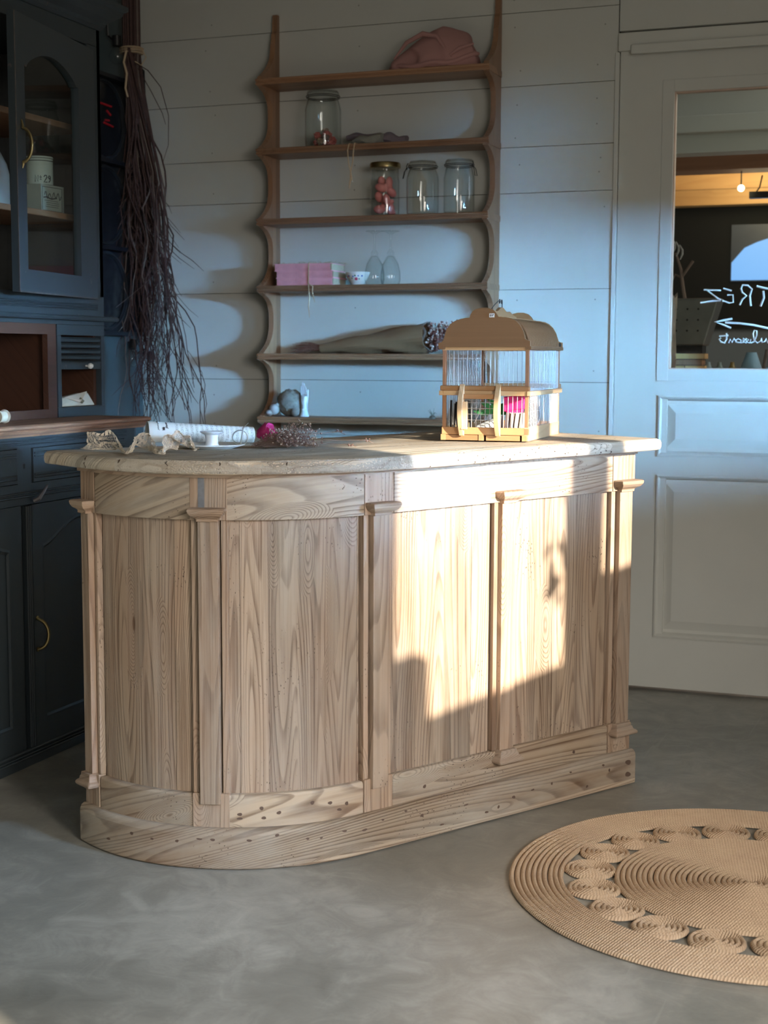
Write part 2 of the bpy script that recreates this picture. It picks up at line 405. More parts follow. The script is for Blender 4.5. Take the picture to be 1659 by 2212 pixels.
def simple_room():
    mb = MB(); mb.box(-2.9, 1.75, -2.5, 7.6, -.06, 0); struct(mb.build('floor', CONC))
    mb = MB(); mb.box(-2.9, 1.75, -2.5, WY + .02, 2.75, 2.8); struct(mb.build('ceiling', WALLP))
    mb = MB(); mb.box(-2.795, .3, -2.5, -2.44, 0, 2.75); struct(mb.build('wall_front', TEALW))
    mb = MB(); mb.box(-2.86, -2.795, -2.5, WY + .02, 0, 2.75); struct(mb.build('wall_left', TEALW))
    # right wall with three openings: A (y 1.44..2.13), B (2.24..2.5), C (2.98..3.36)
    mb = MB(); x0, x1 = 1.6, 1.68
    mb.box(x0, x1, .2, 1.44, 0, 2.75); mb.box(x0, x1, 2.5, 2.88, 0, 2.75); mb.box(x0, x1, 3.44, WY, 0, 2.75)
    mb.box(x0, x1, 1.44, 2.5, 0, 1.12); mb.box(x0, x1, 1.44, 2.5, 1.85, 2.75)
    mb.box(x0, x1, 2.88, 3.44, 0, 1.08); mb.box(x0, x1, 2.88, 3.44, 1.56, 2.75)
    struct(mb.build('wall_right', WALLP, grain='y'))
    mb = MB(); mb.box(x0 - .01, x1, 2.13, 2.24, 1.12, 1.85)
    mb.box(1.61, 1.66, 1.44, 2.5, 1.85, 1.87)
    struct(mb.build('window_1', DOORP))
    mb = MB(); mb.box(1.62, 1.66, 2.88, 2.89, 1.08, 1.56); mb.box(1.62, 1.66, 3.43, 3.44, 1.08, 1.56); struct(mb.build('window_2', DOORP))
simple_room()
def trims():
    mb = MB()      # door header board with a moulded lower edge, notched at its left end
    mb.box(-1.010, -.06, WY - .012, WY + .01, 2.112, 2.17)
    mb.box(-.965, -.06, WY - .026, WY - .012, 2.098, 2.128)
    struct(mb.build('trim_1', DOORP, bevel=.003, grain='x'))
    mb = MB(); mb.box(-1.020, -1.006, WY - .006, WY + .05, 0, 2.11); struct(mb.build('trim_2', DOORP, bevel=.001))
trims()

def ringbox(mb, x0, x1, z0, z1, y0, y1, w):
    """picture-frame ring in the xz plane"""
    mb.box(x0, x0 + w, y0, y1, z0, z1); mb.box(x1 - w, x1, y0, y1, z0, z1)
    mb.box(x0 + w, x1 - w, y0, y1, z0, z0 + w); mb.box(x0 + w, x1 - w, y0, y1, z1 - w, z1)
def raised(mb, x0, x1, z0, z1, y, d):
    """recessed bevel then raised field, facing -y"""
    def rc(a, yy): return [(x0 + a, yy, z0 + a), (x1 - a, yy, z0 + a), (x1 - a, yy, z1 - a), (x0 + a, yy, z1 - a)]
    mb.loft([rc(-.006, y - .004), rc(.0, y - .006), rc(.006, y), rc(.012, y + d), rc(.022, y + d), rc(.052, y + d * .25), rc(.056, y + d * .25)], cap=False)
    r = rc(.056, y + d * .25); mb.add(r, [(0, 1, 2, 3)])
def sliding_door():
    Y = WY + .004; x0, x1 = -1.004, -.085
    gx0, gx1, gz0, gz1 = -.826, -.27, 1.082, 1.976
    mb = MB()
    mb.box(x0, gx0, Y, Y + .035, .012, 2.12); mb.box(gx1, x1, Y, Y + .035, .012, 2.12)
    mb.box(gx0, gx1, Y, Y + .035, gz1, 2.12)
    px0, px1 = -.850, -.245
    # lower part: rails round two panels
    mb.box(gx0, gx1, Y, Y + .035, .990, gz0)
    mb.box(gx0, gx1, Y, Y + .035, .728, .800)
    mb.box(gx0, gx1, Y, Y + .035, .012, .190)
    mb.box(gx0, gx1, Y + .022, Y + .03, .18, 1.0)
    d = MB.build(mb, 'door_1', DOORP); struct(d)
    for z0, z1 in ((.800, .990), (.190, .728)):
        m2 = MB(); raised(m2, px0, px1, z0, z1, Y - .001, .014); m2.build('door_panel', DOORP, d)
    m3 = MB(); ringbox(m3, gx0 - .038, gx1 + .038, gz0 - .038, gz1 + .038, Y - .003, Y, .038)
    m3.build('glazing_frame', DOORP, d, bevel=.001)
    m4 = MB(); ringbox(m4, gx0, gx1, gz0, gz1, Y + .004, Y + .034, .004); e = m4.build('glazing_bead', flat('peach_bead', (.62, .47, .38), .6), d); e['label'] = 'peach-toned bead round the glass'
    m5 = MB(); m5.box(gx0 + .001, gx1 - .001, Y + .018, Y + .022, gz0 + .001, gz1 - .001); g = m5.build('glass_pane', PANE, d)
    # reversed chalk writing on the pane (read from the other side of the door)
    m6 = MB()
    def stroke(pts, r=.0028):
        m6.tube([(x, Y + .0165, z) for x, z in pts], r, 6)
    sx = lambda px: -.719 + (px - 1520) * .00149     # writing laid out along the pane
    sz = lambda py: 1.332 - (py - 632) * .00150
    P = lambda *q: [(sx(a), sz(b)) for a, b in q]
    stroke(P((1520, 626), (1557, 628))); stroke(P((1527, 627), (1541, 638), (1557, 649))); stroke(P((1513, 654), (1535, 651), (1557, 649)), .0033)
    stroke(P((1562, 624), (1580, 629))); stroke(P((1571, 638), (1583, 638), (1584, 654), (1576, 655), (1561, 650)))
    stroke(P((1622, 662), (1619, 640), (1623, 626), (1614, 618), (1603, 617), (1600, 625), (1603, 633), (1612, 640), (1603, 648), (1598, 660)), .0031)
    stroke(P((1633, 620), (1648, 624), (1672, 628)), .0036); stroke(P((1647, 630), (1649, 645), (1642, 663)), .0036)
    stroke(P((1570, 697), (1568, 697), (1600, 699), (1630, 703), (1656, 709), (1690, 716)), .0036)
    stroke(P((1583, 689), (1566, 692), (1546, 696), (1562, 701), (1581, 709)), .0034)
    # cursive word, mirrored: loops of small letters
    stroke(P((1556, 726), (1576, 725))); stroke(P((1571, 720), (1572, 733), (1568, 741), (1560, 739), (1556, 733), (1560, 730)))
    stroke(P((1577, 741), (1580, 733), (1584, 740), (1588, 731), (1593, 740)), .0022)
    stroke(P((1603, 740), (1595, 740), (1592, 735), (1597, 732), (1603, 735), (1603, 741), (1608, 740), (1612, 733), (1608, 731), (1607, 738), (1614, 741), (1619, 734), (1614, 731), (1614, 739), (1622, 741), (1624, 733)), .0022)
    stroke(P((1624, 741), (1631, 738), (1636, 725), (1636, 715), (1631, 714), (1628, 721), (1631, 735), (1638, 741), (1645, 737), (1646, 731), (1648, 740), (1654, 738), (1656, 732), (1660, 741), (1668, 738), (1672, 732)), .0024)
    wtg = m6.build('chalk_writing', CHALK, g); wtg['label'] = 'white hand lettering reversed on the glass'
sliding_door()

# ------------------------------------------------------------------ old shop counter
CA = Vector((-1.167, 2.988, 0)); CROT = R(59.3)
cu = Vector((math.cos(CROT), math.sin(CROT), 0)); cn = Vector((-math.sin(CROT), math.cos(CROT), 0))
def settle(p):
    z = p[2]; return (p[0], p[1], z + (z / .877) * .013 * (max(p[0], 0) - .5))
def CW(s, t, z=.907):      # counter-top coordinates to world
    p = settle((s, t, z)); q = CA + cu * p[0] + cn * p[1]; return (q.x, q.y, p[2])
RA = .45; LA = RA * math.pi / 2
def cpath(a, off):
    if a >= 0: return (a, -off)
    if a >= -LA:
        th = -a / RA; r = RA + off; return (-r * math.sin(th), RA - r * math.cos(th))
    return (-RA - off, RA + (-a - LA))
def cframe(a):
    if a >= 0: return Vector((1, 0, 0)), Vector((0, -1, 0))
    th = min(-a / RA, math.pi / 2)
    return Vector((math.cos(th), -math.sin(th), 0)), Vector((-math.sin(th), -math.cos(th), 0))
def sweep(mb, a0, a1, prof):      # prof: closed polygon (off, z)
    n = max(2, int(abs(a1 - a0) / .02)); rings = []
    pts = sorted(set([a0 + (a1 - a0) * i / n for i in range(n + 1)] + [q for q in (0.0, -LA) if a0 < q < a1]))
    for a in pts: rings.append([(*cpath(a, o), z) for o, z in prof])
    base = len(mb.v); mb.loft(rings)
cuv_v = lambda p: (p[0] - p[1], p[2])
def cuv_h(p): return (p[2] * 1.0 + .4 * p[1], p[0] - p[1])
A_END = -LA - .040; B_END = .912
def counter():
    t = thing('shop_counter', 'pale stripped pine shop counter with a rounded end and worn plank top', 'counter', tuple(CA), CROT)
    mk = lambda mb, name, mat, uvf=cuv_v, **k: mb.build(name, mat, t, uvfn=uvf, xf=settle, **k)
    # plinth (ends at the right with a rounded board end)
    m = MB(); sweep(m, A_END, B_END + .004, [(0, .002), (0, .078), (-.004, .088), (-.012, .092), (-.03, .092), (-.03, .002)]); mk(m, 'plinth', PINE_H, cuv_h, bevel=.004)
    # knots / nail marks on plinth and rails: little dark plugs
    r = random.Random(11); KN = flat('dark_knots', (.10, .062, .045), .7, var=.3)
    def plug(a, z, off, rx=.0045, rz=.004):
        m = MB()
        T, N = cframe(a); c = Vector((*cpath(a, off), z)); ring0 = []
        for k in range(10):
            th = 2 * math.pi * k / 10; q = 1 + .14 * math.sin(2 * th + a * 60) + .08 * math.sin(3 * th + z * 90)
            ring0.append(c + T * (math.cos(th) * rx * q) + Vector((0, 0, math.sin(th) * rz * q)))
        m.loft([[p - N * .002 for p in ring0], [p + N * .0006 for p in ring0]]); mk(m, 'knot', KN)
    for i in range(26):
        a = -.62 + i * .058 + r.uniform(-.02, .02); plug(a, r.choice((.06, .068, .055, .075, .03)) + r.uniform(-.008, .008), .0, r.uniform(.003, .007), r.uniform(.002, .004))
    for z in (.062, .03): plug(.885, z, 0, .010, .007)
    for a in (-.29, -.24, -.2, -.12, -.075, -.03, .2, .46, .7): plug(a, .13 + r.uniform(-.015, .012), -.02, .005, .004)
    for a in (-.29, -.235, -.05): plug(a, .112, -.02, .006, .003)
    # bottom rails
    for a0, a1 in ((-.680, -.397), (-.315, .018), (.104, .824)):
        m = MB(); sweep(m, a0, a1, [(-.02, .088), (-.02, .160), (-.024, .165), (-.045, .165), (-.045, .088)]); mk(m, 'bottom_rail', PINE_H, cuv_h, bevel=.0015)
    # panels
    for a0, a1 in ((-.677, -.400), (-.316, .0155), (.10, .4135), (.49, .8225)):
        m = MB(); sweep(m, a0, a1, [(-.036, .15), (-.036, .80), (-.052, .80), (-.052, .15)]); mk(m, 'panel', PINE)
    # friezes
    for a0, a1 in ((-.680, -.397), (-.315, .018), (.104, .824)):
        m = MB(); sweep(m, a0, a1, [(-.018, .775), (-.018, .880), (-.045, .880), (-.045, .775)]); mk(m, 'frieze', PINE_H, cuv_h, bevel=.0015)
    m = MB(); sweep(m, A_END, B_END - .004, [(-.010, .868), (-.010, .882), (-.05, .882), (-.05, .868)]); mk(m, 'top_fillet', PINE_POST, cuv_h)
    # posts with pilasters and caps
    def block(mb, a, hw, off0, off1, z0, z1):
        T, N = cframe(a); c = Vector((*cpath(a, 0), 0))
        b = [c + T * x + N * o for x, o in ((-hw, off0), (-hw, off1), (hw, off1), (hw, off0))]
        mb.hexa([p + Vector((0, 0, z0)) for p in b], [p + Vector((0, 0, z1)) for p in b])
    def strips(mb, a, kx, z0, z1):
        T, N = cframe(a); c = Vector((*cpath(a, 0), 0))
        for x0, x1 in ((-.040 * kx, -.0262 * kx), (.0262 * kx, .040 * kx)):
            b = [c + T * x + N * o for x, o in ((x0, -.051), (x0, -.024), (x1, -.024), (x1, -.051))]
            mb.hexa([p + Vector((0, 0, z0)) for p in b], [p + Vector((0, 0, z1)) for p in b])
    def cap(mb, a, levels):
        if a < -.6: levels = [(z, hw * .8, off * .8) for z, hw, off in levels]
        T, N = cframe(a); c = Vector((*cpath(a, 0), 0)); rings = []
        for z, hw, off in levels:
            rings.append([c + T * x + N * o + Vector((0, 0, z)) for x, o in ((-hw, -.03), (-hw, off), (hw, off), (hw, -.03))])
        mb.loft(rings)
    posts = [(-.716, True, True), (-.356, True, False), (.061, True, False), (.454, False, True), (.868, True, True)]
    for a, full, foot in posts:
        kx = 1.0 if a > -.6 else .78
        z0 = .088 if full else .166; z1 = .878 if full else .776
        m = MB()
        if full:
            block(m, a, .041 * kx, -.06, -.0185, z0, .168); block(m, a, .041 * kx, -.06, -.0185, .775, z1)
            block(m, a, .040 * kx, -.062, -.050, .168, .775)
            strips(m, a, kx, .168, .775)
        else: block(m, a, .036, -.062, -.050, z0, z1); strips(m, a, .9, z0, z1)
        mk(m, 'post', PINE_POST, bevel=.0012)
        m = MB(); block(m, a, .0225 if a > -.6 else .0175, -.049, -.010, .166 if foot or not full else .145, .786); mk(m, 'pilaster', PINE_POST, bevel=.0015)
        m = MB(); cap(m, a, [(.773, .024, -.004), (.779, .024, -.004), (.782, .027, .000), (.786, .034, .008), (.792, .038, .013), (.797, .040, .014), (.801, .040, .014), (.803, .037, .010)])
        mk(m, 'capital', PINE_POST, cuv_h, bevel=.001)
        if foot:
            m = MB(); cap(m, a, [(.137, .035, .006), (.139, .040, .011), (.145, .041, .012), (.149, .037, .008), (.152, .031, .003), (.158, .030, .002), (.161, .027, .000), (.169, .026, -.001)])
            mk(m, 'pilaster_base', PINE_POST, cuv_h, bevel=.002)
    # inner carcass (back and side)
    m = MB(); m.box(-.42, .89, .480, .49, .01, .878); m.box(.875, .89, .03, .48, .01, .878); mk(m, 'back_board', PINE)
    # top: outline offset outwards, worn rounded edge
    def outline(off):
        pts = []
        s1 = .955 + off; tb = .60
        pts += [(s1 - .012, -.035 - off + .0), (s1 - .003, -.035 - off + .006), (s1, -.035 - off + .02), (s1, .2), (s1, .4), (s1, tb)]
        pts += [(x, tb) for x in (.7, .4, .1, -.2)] + [(-.466 - off, tb), (-.466 - off, .55), (-.466 - off, .49)]
        for i in range(0, 31):
            th = math.pi / 2 * (1 - i / 30); r = RA + .035 - .019 * (1 - i / 30) ** 1.5 + off; pts.append((-r * math.sin(th), RA - r * math.cos(th)))
        pts += [(x * .95 / 24, -.035 - off) for x in range(1, 24)]
        return pts
    def wob(off, z, k):
        out = []
        for i, (x, y) in enumerate(outline(off)):
            n = mnoise.noise(Vector((x * 14, y * 14, z * 60))); out.append((x + (n * .0016 if k else 0), y + (n * .0016 if k else 0), z + mnoise.noise(Vector((x * 3, y * 3, 9))) * .0012))
        return out
    m = MB()
    m.loft([wob(-.006, .8775, 1), wob(-.001, .880, 1), wob(.001, .886, 1), wob(.001, .896, 1), wob(-.002, .903, 1), wob(-.008, .907, 1), wob(-.03, .908, 0)])
    mk(m, 'tabletop', PINE_TOP, lambda p: (p[1] * 1.0 + p[2], p[0] + .2 * p[2]))
    SPL = flat('dark_splits', (.06, .04, .03), .8)
    for th, w in ((84, .004), (70, .003), (55, .005), (41, .003), (24, .004)):
        th = R(th); r = RA + .0362 - .019 * (th / (math.pi / 2)) ** 1.5; c = Vector((-r * math.sin(th), RA - r * math.cos(th), 0)); T = Vector((math.cos(th), -math.sin(th), 0)); N = Vector((-math.sin(th), -math.cos(th), 0))
        pts = [c + T * (w * .6 * math.sin(k * 2.1 + th * 9)) - N * (.0012 if k < 5 else .008) + Vector((0, 0, .880 + .0052 * k)) for k in range(6)]
        m = MB(); m.tube(pts, [.0006, .0014, .0022, .0013, .0018, .0008], 5); mk(m, 'edge_split', SPL)
    m = MB()
    def chew(u, v):
        a = -.56 + .80 * u; z = .8795 + .0275 * v
        base = .0368 if a > -LA else .03
        if a < 0: base -= .019 * ((-a / RA) / (math.pi / 2)) ** 1.5
        bulge = -.0075 * max(0, v - .55) ** 1.2 / .4 - .003 * max(0, .2 - v) / .2
        mk_ = smoothstep(0, .22, u) * (1 - smoothstep(.78, 1, u)) * (.45 + .55 * smoothstep(-.2, .25, mnoise.noise(Vector((a * 9, 3, 1)))))
        n = mnoise.noise(Vector((a * 260, z * 330, 0))) ; n2 = mnoise.noise(Vector((a * 520 + n * 2, z * 600, 4)))
        d = -.0036 * mk_ * max(0, n + .05) - .0022 * mk_ * max(0, n2) + .0009 * mk_
        x, y = cpath(a, base + bulge + d); return (x, y, z)
    m.grid(chew, 900, 22); k = mk(m, 'chewed_edge', wood('weathered_grey_edge', (.54, .49, .42), (.25, .20, .155), plank=.4, rings=8, worms=1.0, gray=.8, rough=.8, seam=0, knots=False, red=(.40, .30, .22), wscale=120, wthr=.42), cuv_h, smooth=False); k['label'] = 'grey woodworm-eaten front edge'
    # iron keeper let into the curved corner post
    m = MB(); block(m, -.372, .007, -.02, -.0172, .782, .868); mk(m, 'blue_grey_paint_streak', flat('old_blue_grey_paint', (.16, .17, .19), .6, var=.5, scale=60))
counter()

# ------------------------------------------------------------------ jute rug
def rug():
    cx, cy = -.325, 3.105
    t = thing('jute_rug', 'round braided natural jute rug with a ring of open rosettes on the concrete floor', 'rug', (cx, cy, 0))
    def ring(mb, c, r, w=.0059, h=.0085, seed=0, n=110):
        rows = 6; v = []; uv = []; f = []
        for i in range(n + 1):
            a = 2 * math.pi * i / n; wob = mnoise.noise(Vector((math.cos(a) * 2.5 + seed, math.sin(a) * 2.5, r * 7))) * .0022
            for j in range(rows + 1):
                b = math.pi * j / rows
                rr = r + wob + math.cos(b) * w; z = .003 + math.sin(b) * h
                v.append((c[0] + math.cos(a) * rr, c[1] + math.sin(a) * rr, z)); uv.append((a * r + seed * .37 + r * 91, 1 - j / rows))
        for i in range(n):
            for j in range(rows):
                p = i * (rows + 1) + j; f.append((p, p + 1, p + rows + 2, p + rows + 1))
        mb.add(v, f, uv)
    m = MB()
    for k in range(10): ring(m, (0, 0), .507 - k * .0118, seed=k, n=160)
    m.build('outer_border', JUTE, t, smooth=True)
    m = MB()
    for k in range(24): ring(m, (0, 0), .281 - k * .0118, seed=k + 20, n=max(24, int(150 * (1 - k / 26))))
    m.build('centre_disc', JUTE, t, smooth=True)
    n = 18
    for i in range(n):
        a = 2 * math.pi * (i + .3) / n; m = MB(); c = (math.cos(a) * .3405, math.sin(a) * .3405)
        for k in range(5): ring(m, c, .0505 - k * .0112, seed=i + k, n=40)
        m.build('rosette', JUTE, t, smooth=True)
rug()

# ------------------------------------------------------------------ dresser against the left wall
def beadY(mb, x, y0, y1, z, r=.004):     # horizontal bead running along y on a face looking to +x
    mb.tube([(x, y0, z), (x, y1, z)], r, 8)
def dresser():
    F = -2.28; L = 2.55; E = 3.92; o = (F, L, 0)
    t = thing('dresser', 'tall blue-grey painted dresser with glazed upper door and brown wooden ledge', 'dresser', (F, L, 0))
    B = lambda: MB(o)
    m = B(); m.box(-2.79, F - .012, L, E, .05, .905); m.box(-2.79, F - .002, L, E, 0, .047)
    m.build('base_carcass', NAVY, t, bevel=.002)
    m = B()
    for z, r in ((.047, .005), (.036, .003), (.028, .003)): beadY(m, F, L, E + .004, z, r)
    m.build('plinth_moulding', NAVY, t, smooth=True)
    # face frame
    m = B(); m.box(F - .014, F, L, E, .721, .777); m.box(F - .014, F, L, E, .873, .905); m.box(F - .014, F, 3.306, 3.372, .777, .873); m.box(F - .014, F, 3.86, E, .777, .873); m.box(F - .014, F, 3.86, E, .047, .721)
    for z in (.742, .752, .884, .893): beadY(m, F + .0005, L, E - .05, z, .0032)
    m.build('face_frame', NAVY, t)
    m = B(); m.box(F - .002, F + .001, 3.336, 3.340, .818, .828); m.lathe([(.0034, -.002), (.0034, .001)], (F, 3.338, .828), 10, 'x'); m.build('keyhole', BLACK, t)
    # drawers
    for y0, y1, kn in ((2.72, 3.302, 3.02), (3.376, 3.858, 3.60)):
        m = B(); m.box(F - .012, F + .004, y0, y1, .779, .871)
        for z in (.850, .858, .792, .800): beadY(m, F + .004, y0 + .004, y1 - .004, z, .0032)
        d = m.build('drawer', NAVY, t, bevel=.001)
        m = B(); m.lathe([(.004, 0), (.004, .012), (.013, .018), (.014, .024), (.009, .030), (.0, .031)], (F + .004, kn, .825), 8, 'x')
        k = m.build('drawer_knob', flat('milky_glass_knob', (.50, .52, .48), .15, var=.1), d); k['label'] = 'milky glass knob'
    # turn latch
    m = B(); m.tube([(F + .004, 3.375, .728), (F + .018, 3.378, .735), (F + .022, 3.395, .752), (F + .020, 3.414, .766), (F + .016, 3.424, .768)], [.006, .007, .0045, .0035, .002], 8)
    k = m.build('turn_latch', flat('worn_iron', (.35, .33, .36), .4, .6), t, smooth=True); k['label'] = 'worn metal turn latch'
    # doors with arched recessed panels
    def cdoor(y0, y1, p0, p1, xo, name='lower_door'):
        m = B(); X = F + xo
        m.box(X - .012, X - .006, y0, y1, .050, .718)
        def rr(d, x):
            pts = [(x, p0 + d, .117 + d), (x, p1 - d, .117 + d)]; n = 14
            for i in range(n + 1):
                q = i / n; y = p1 - d + (p0 + d - (p1 - d)) * q; z = .605 - d + .065 * math.sin(math.pi * q) ** 1.5; pts.append((x, y, z))
            return pts
        # frame around the arch as ring loft
        n = len(rr(0, X)); outer = []
        inner = rr(0, X)
        for (x, y, z) in inner: outer.append((X, y0 if y < (p0 + p1) / 2 else y1, .050 if z < .3 else .718))
        # front frame: split into simple strips
        m.box(X - .006, X, y0, p0, .050, .718); m.box(X - .006, X, p1, y1, .050, .718); m.box(X - .006, X, p0, p1, .050, .117)
        top = [(y, z) for (x, y, z) in inner[2:]]
        poly = [(y, z) for y, z in top] + [(p0, .718), (p1, .718)]
        m.prism(poly, 'x', X - .006, X)
        m.loft([inner, rr(.006, X + .001), rr(.012, X - .004)], cap=False)
        return m.build(name, NAVY, t)
    d1 = cdoor(2.75, 3.325, 2.85, 3.270, -.004)
    d2 = cdoor(3.366, 3.857, 3.412, 3.80, .002)
    m = B(); m.box(F - .01, F + .001, 3.336, 3.364, .050, .716)
    for y in (3.341, 3.350, 3.359): m.tube([(F + .001, y, .052), (F + .001, y, .716)], .0035, 8)
    m.build('reeded_astragal', NAVY, d2)
    # oval pull on the right-hand lower door
    m = B(); pts = []
    for i in range(15):
        a = -1.35 + 2.7 * i / 14; pts.append((F + .006 + .026 * math.cos(a), 3.380 + .010 * math.cos(a), .360 + .040 * math.sin(a)))
    m.tube([(F + .002, 3.38, .318)] + pts + [(F + .002, 3.38, .405)], .0045, 8); m.lathe([(.006, 0), (.0065, .002), (.001, .003)], (F + .002, 3.38, .405), 10, 'x'); m.lathe([(.006, 0), (.0065, .002), (.001, .003)], (F + .002, 3.38, .318), 10, 'x')
    k = m.build('door_pull', BRASS, d2, smooth=True); k['label'] = 'curved brass pull'
    # wooden ledge
    m = B(); e = 3.962; s = -2.25
    prof = [(s - .012, .904), (s - .010, .910), (s - .002, .913), (s + .001, .919), (s - .003, .922), (s + .004, .926), (s + .003, .932), (s - .004, .936)]
    m.loft([[(-2.79, L, z) for x, z in prof], [(-2.79, L, z) for x, z in prof]], cap=False)
    m = B()
    for i in range(len(prof) - 1):
        (xa, za), (xb, zb) = prof[i], prof[i + 1]
        ya, yb = e + (xa - s), e + (xb - s)
        m.hexa([(-2.79, L, za), (xa, L, za), (xa, ya, za), (-2.79, ya, za)], [(-2.79, L, zb), (xb, L, zb), (xb, yb, zb), (-2.79, yb, zb)])
    k = m.build('ledge_board', LEDGE, t, grain='y'); k['label'] = 'rubbed brown wooden ledge'
    # upper stage: pigeonhole zone
    U = -2.44
    m = B(); m.box(-2.79, -2.775, L, 4.02, .936, 1.225); m.box(-2.79, U - .0205, 4.006, 4.02, .936, 1.213)
    m.box(U - .02, U, 3.755, 4.0198, 1.181, 1.2125); m.box(U - .02, U, 3.755, 3.776, .966, 1.181); m.box(U - .02, U, 4.0, 4.0198, .966, 1.181); m.box(U - .02, U, 3.755, 4.0198, .9362, .966)
    m.box(-2.78, U - .021, 3.755, 3.77, .94, 1.2); m.box(-2.78, U, L, 4.02, 1.213, 1.226)
    m.build('pigeonhole_case', NAVY, t, bevel=.001)
    m = B()
    for z in [1.176 - .0175 * i for i in range(5)]:
        m.prism([(U - .016, z - .016), (U - .004, z - .014), (U - .002, z - .006), (U - .010, z)], 'y', 3.776, 4.0)
    m.box(U - .018, U - .003, 3.776, 4.0, 1.079, 1.094)
    sh = m.build('tambour_shutter', NAVY, t)
    m = B(); m.lathe([(.003, 0), (.003, .008), (.008, .012), (.009, .018), (.005, .024), (0, .025)], (U - .003, 3.915, 1.089), 12, 'x'); k = m.build('shutter_knob', PORCELAIN, sh, smooth=True); k['label'] = 'small white porcelain knob'
    m = B(); m.box(U - .02, U - .002, 3.707, 3.752, .937, 1.213); m.box(U - .02, U - .002, L, 3.707, 1.182, 1.213); m.box(U - .02, U - .002, L, 3.707, .937, .962)
    m.box(-2.66, -2.65, L, 3.752, .937, 1.213); m.box(-2.66, U - .01, 3.738, 3.752, .937, 1.213); m.box(-2.66, U - .01, L, 3.75, .937, .941)
    m.box(-2.775, U - .02, 3.985, 4.0, .966, 1.2); m.box(-2.775, -2.765, 3.77, 4.0, .966, 1.2); m.box(-2.775, U - .02, 3.77, 4.0, .960, .9665)
    k = m.build('brown_niche', NICHEWOOD, t, grain='y'); k['label'] = 'unpainted dark brown niche'
    # cornice between the stages
    m = B(); m.box(-2.79, U + .022, L, 4.062, 1.226, 1.240); beadY(m, U + .022, L, 4.062, 1.233, .007)
    m.box(-2.79, U, L, 4.02, 1.240, 1.302)
    for z in (1.262, 1.269, 1.276): beadY(m, U + .001, L, 3.98, z, .003)
    m.build('waist_moulding', NAVY, t)
    # upper case
    m = B(); m.box(-2.79, -2.78, L, 4.02, 1.30, 2.12)
    m.box(-2.79, U, 4.0, 4.02, 1.30, 2.12); m.box(-2.79, U, L, 4.02, 2.055, 2.125); m.box(U - .02, U, 3.945, 4.02, 1.30, 2.06)
    m.box(-2.79, U, 3.0, 3.02, 1.30, 2.06)
    m.build('upper_case', NAVY, t, bevel=.0015)
    m = B(); m.box(-2.779, -2.772, 3.02, 4.0, 1.302, 2.055); m.box(-2.775, U - .022, 3.99, 4.0, 1.302, 2.055); m.box(-2.775, U - .005, 3.02, 4.0, 1.300, 1.306); m.build('case_lining', flat('dull_grey_lining', (.055, .052, .050), .8, var=.2), t)
    for z in (1.530, 1.800):
        m = B(); m.box(-2.775, U - .045, 3.02, 4.0, z, z + .018); k = m.build('inner_shelf', BEAM, t, grain='y', bevel=.002); k['label'] = 'reddish brown inner shelf'
    # cornice
    m = B(); prof = [(U + .004, 2.108), (U + .012, 2.118), (U + .016, 2.128), (U + .032, 2.142), (U + .052, 2.156), (U + .056, 2.168), (U + .066, 2.174), (U + .066, 2.186)]
    for i in range(len(prof) - 1):
        (xa, za), (xb, zb) = prof[i], prof[i + 1]; ya, yb = 4.018 + (xa - U), 4.018 + (xb - U)
        m.hexa([(-2.79, L, za), (xa, L, za), (xa, ya, za), (-2.79, ya, za)], [(-2.79, L, zb), (xb, L, zb), (xb, yb, zb), (-2.79, yb, zb)])
    m.build('cornice', NAVY, t)
    # glazed door standing ajar
    W_, z0, z1 = .53, 1.293, 2.036
    ang = R(8.5)
    def D(y, z, x): # y measured from hinge towards the free edge
        hx, hy = U + .003, 3.942
        return (hx + math.sin(ang) * y + math.cos(ang) * x, hy - math.cos(ang) * y + math.sin(ang) * x, z)
    def dbox(mb, a0, a1, c0, c1, x0=0, x1=.022):
        mb.hexa([D(a0, c0, x0), D(a1, c0, x0), D(a1, c0, x1), D(a0, c0, x1)], [D(a0, c1, x0), D(a1, c1, x0), D(a1, c1, x1), D(a0, c1, x1)])
    m = B(); g0, g1, gb, gs, gt = .118, .475, 1.356, 1.904, 1.952
    dbox(m, 0, g0, z0, z1); dbox(m, g1, W_, z0, z1); dbox(m, g0, g1, z0, gb)
    n = 24
    def arch(q):
        if q < .05 or q > .95: return gs
        return gs + .004 + (gt - gs) * math.sin(math.pi * (q - .05) / .9) ** .8
    for i in range(n):
        qa, qb = i / n, (i + 1) / n
        ya, yb = g0 + (g1 - g0) * qa, g0 + (g1 - g0) * qb
        m.hexa([D(ya, arch(qa), 0), D(yb, arch(qb), 0), D(yb, arch(qb), .022), D(ya, arch(qa), .022)], [D(ya, z1, 0), D(yb, z1, 0), D(yb, z1, .022), D(ya, z1, .022)])
    dr = m.build('glazed_door', NAVY, t)
    m = B(); dbox(m, g0 - .004, g1 + .004, gb - .004, gt + .03, .006, .009); m.build('glass_pane', PANE, dr)
    m = B()
    dbox(m, W_ - .003, W_ + .0006, z0, z1, .0205, .0226); dbox(m, 0, W_, z0 - .001, z0 + .003, .021, .0235)
    dbox(m, g1 - .012, g1 - .0, gs - .004, gs + .000, .021, .0235)
    k = m.build('rubbed_edge', flat('rubbed_bare_edge', (.085, .075, .07), .6, var=.5, scale=60), dr)
    m = B(); pts = []
    for i in range(11):
        a = -1.45 + 2.9 * i / 10; pts.append(D(W_ - .030 - .0 * i, 1.687 + .046 * math.sin(a), .022 + .030 * math.cos(a)))
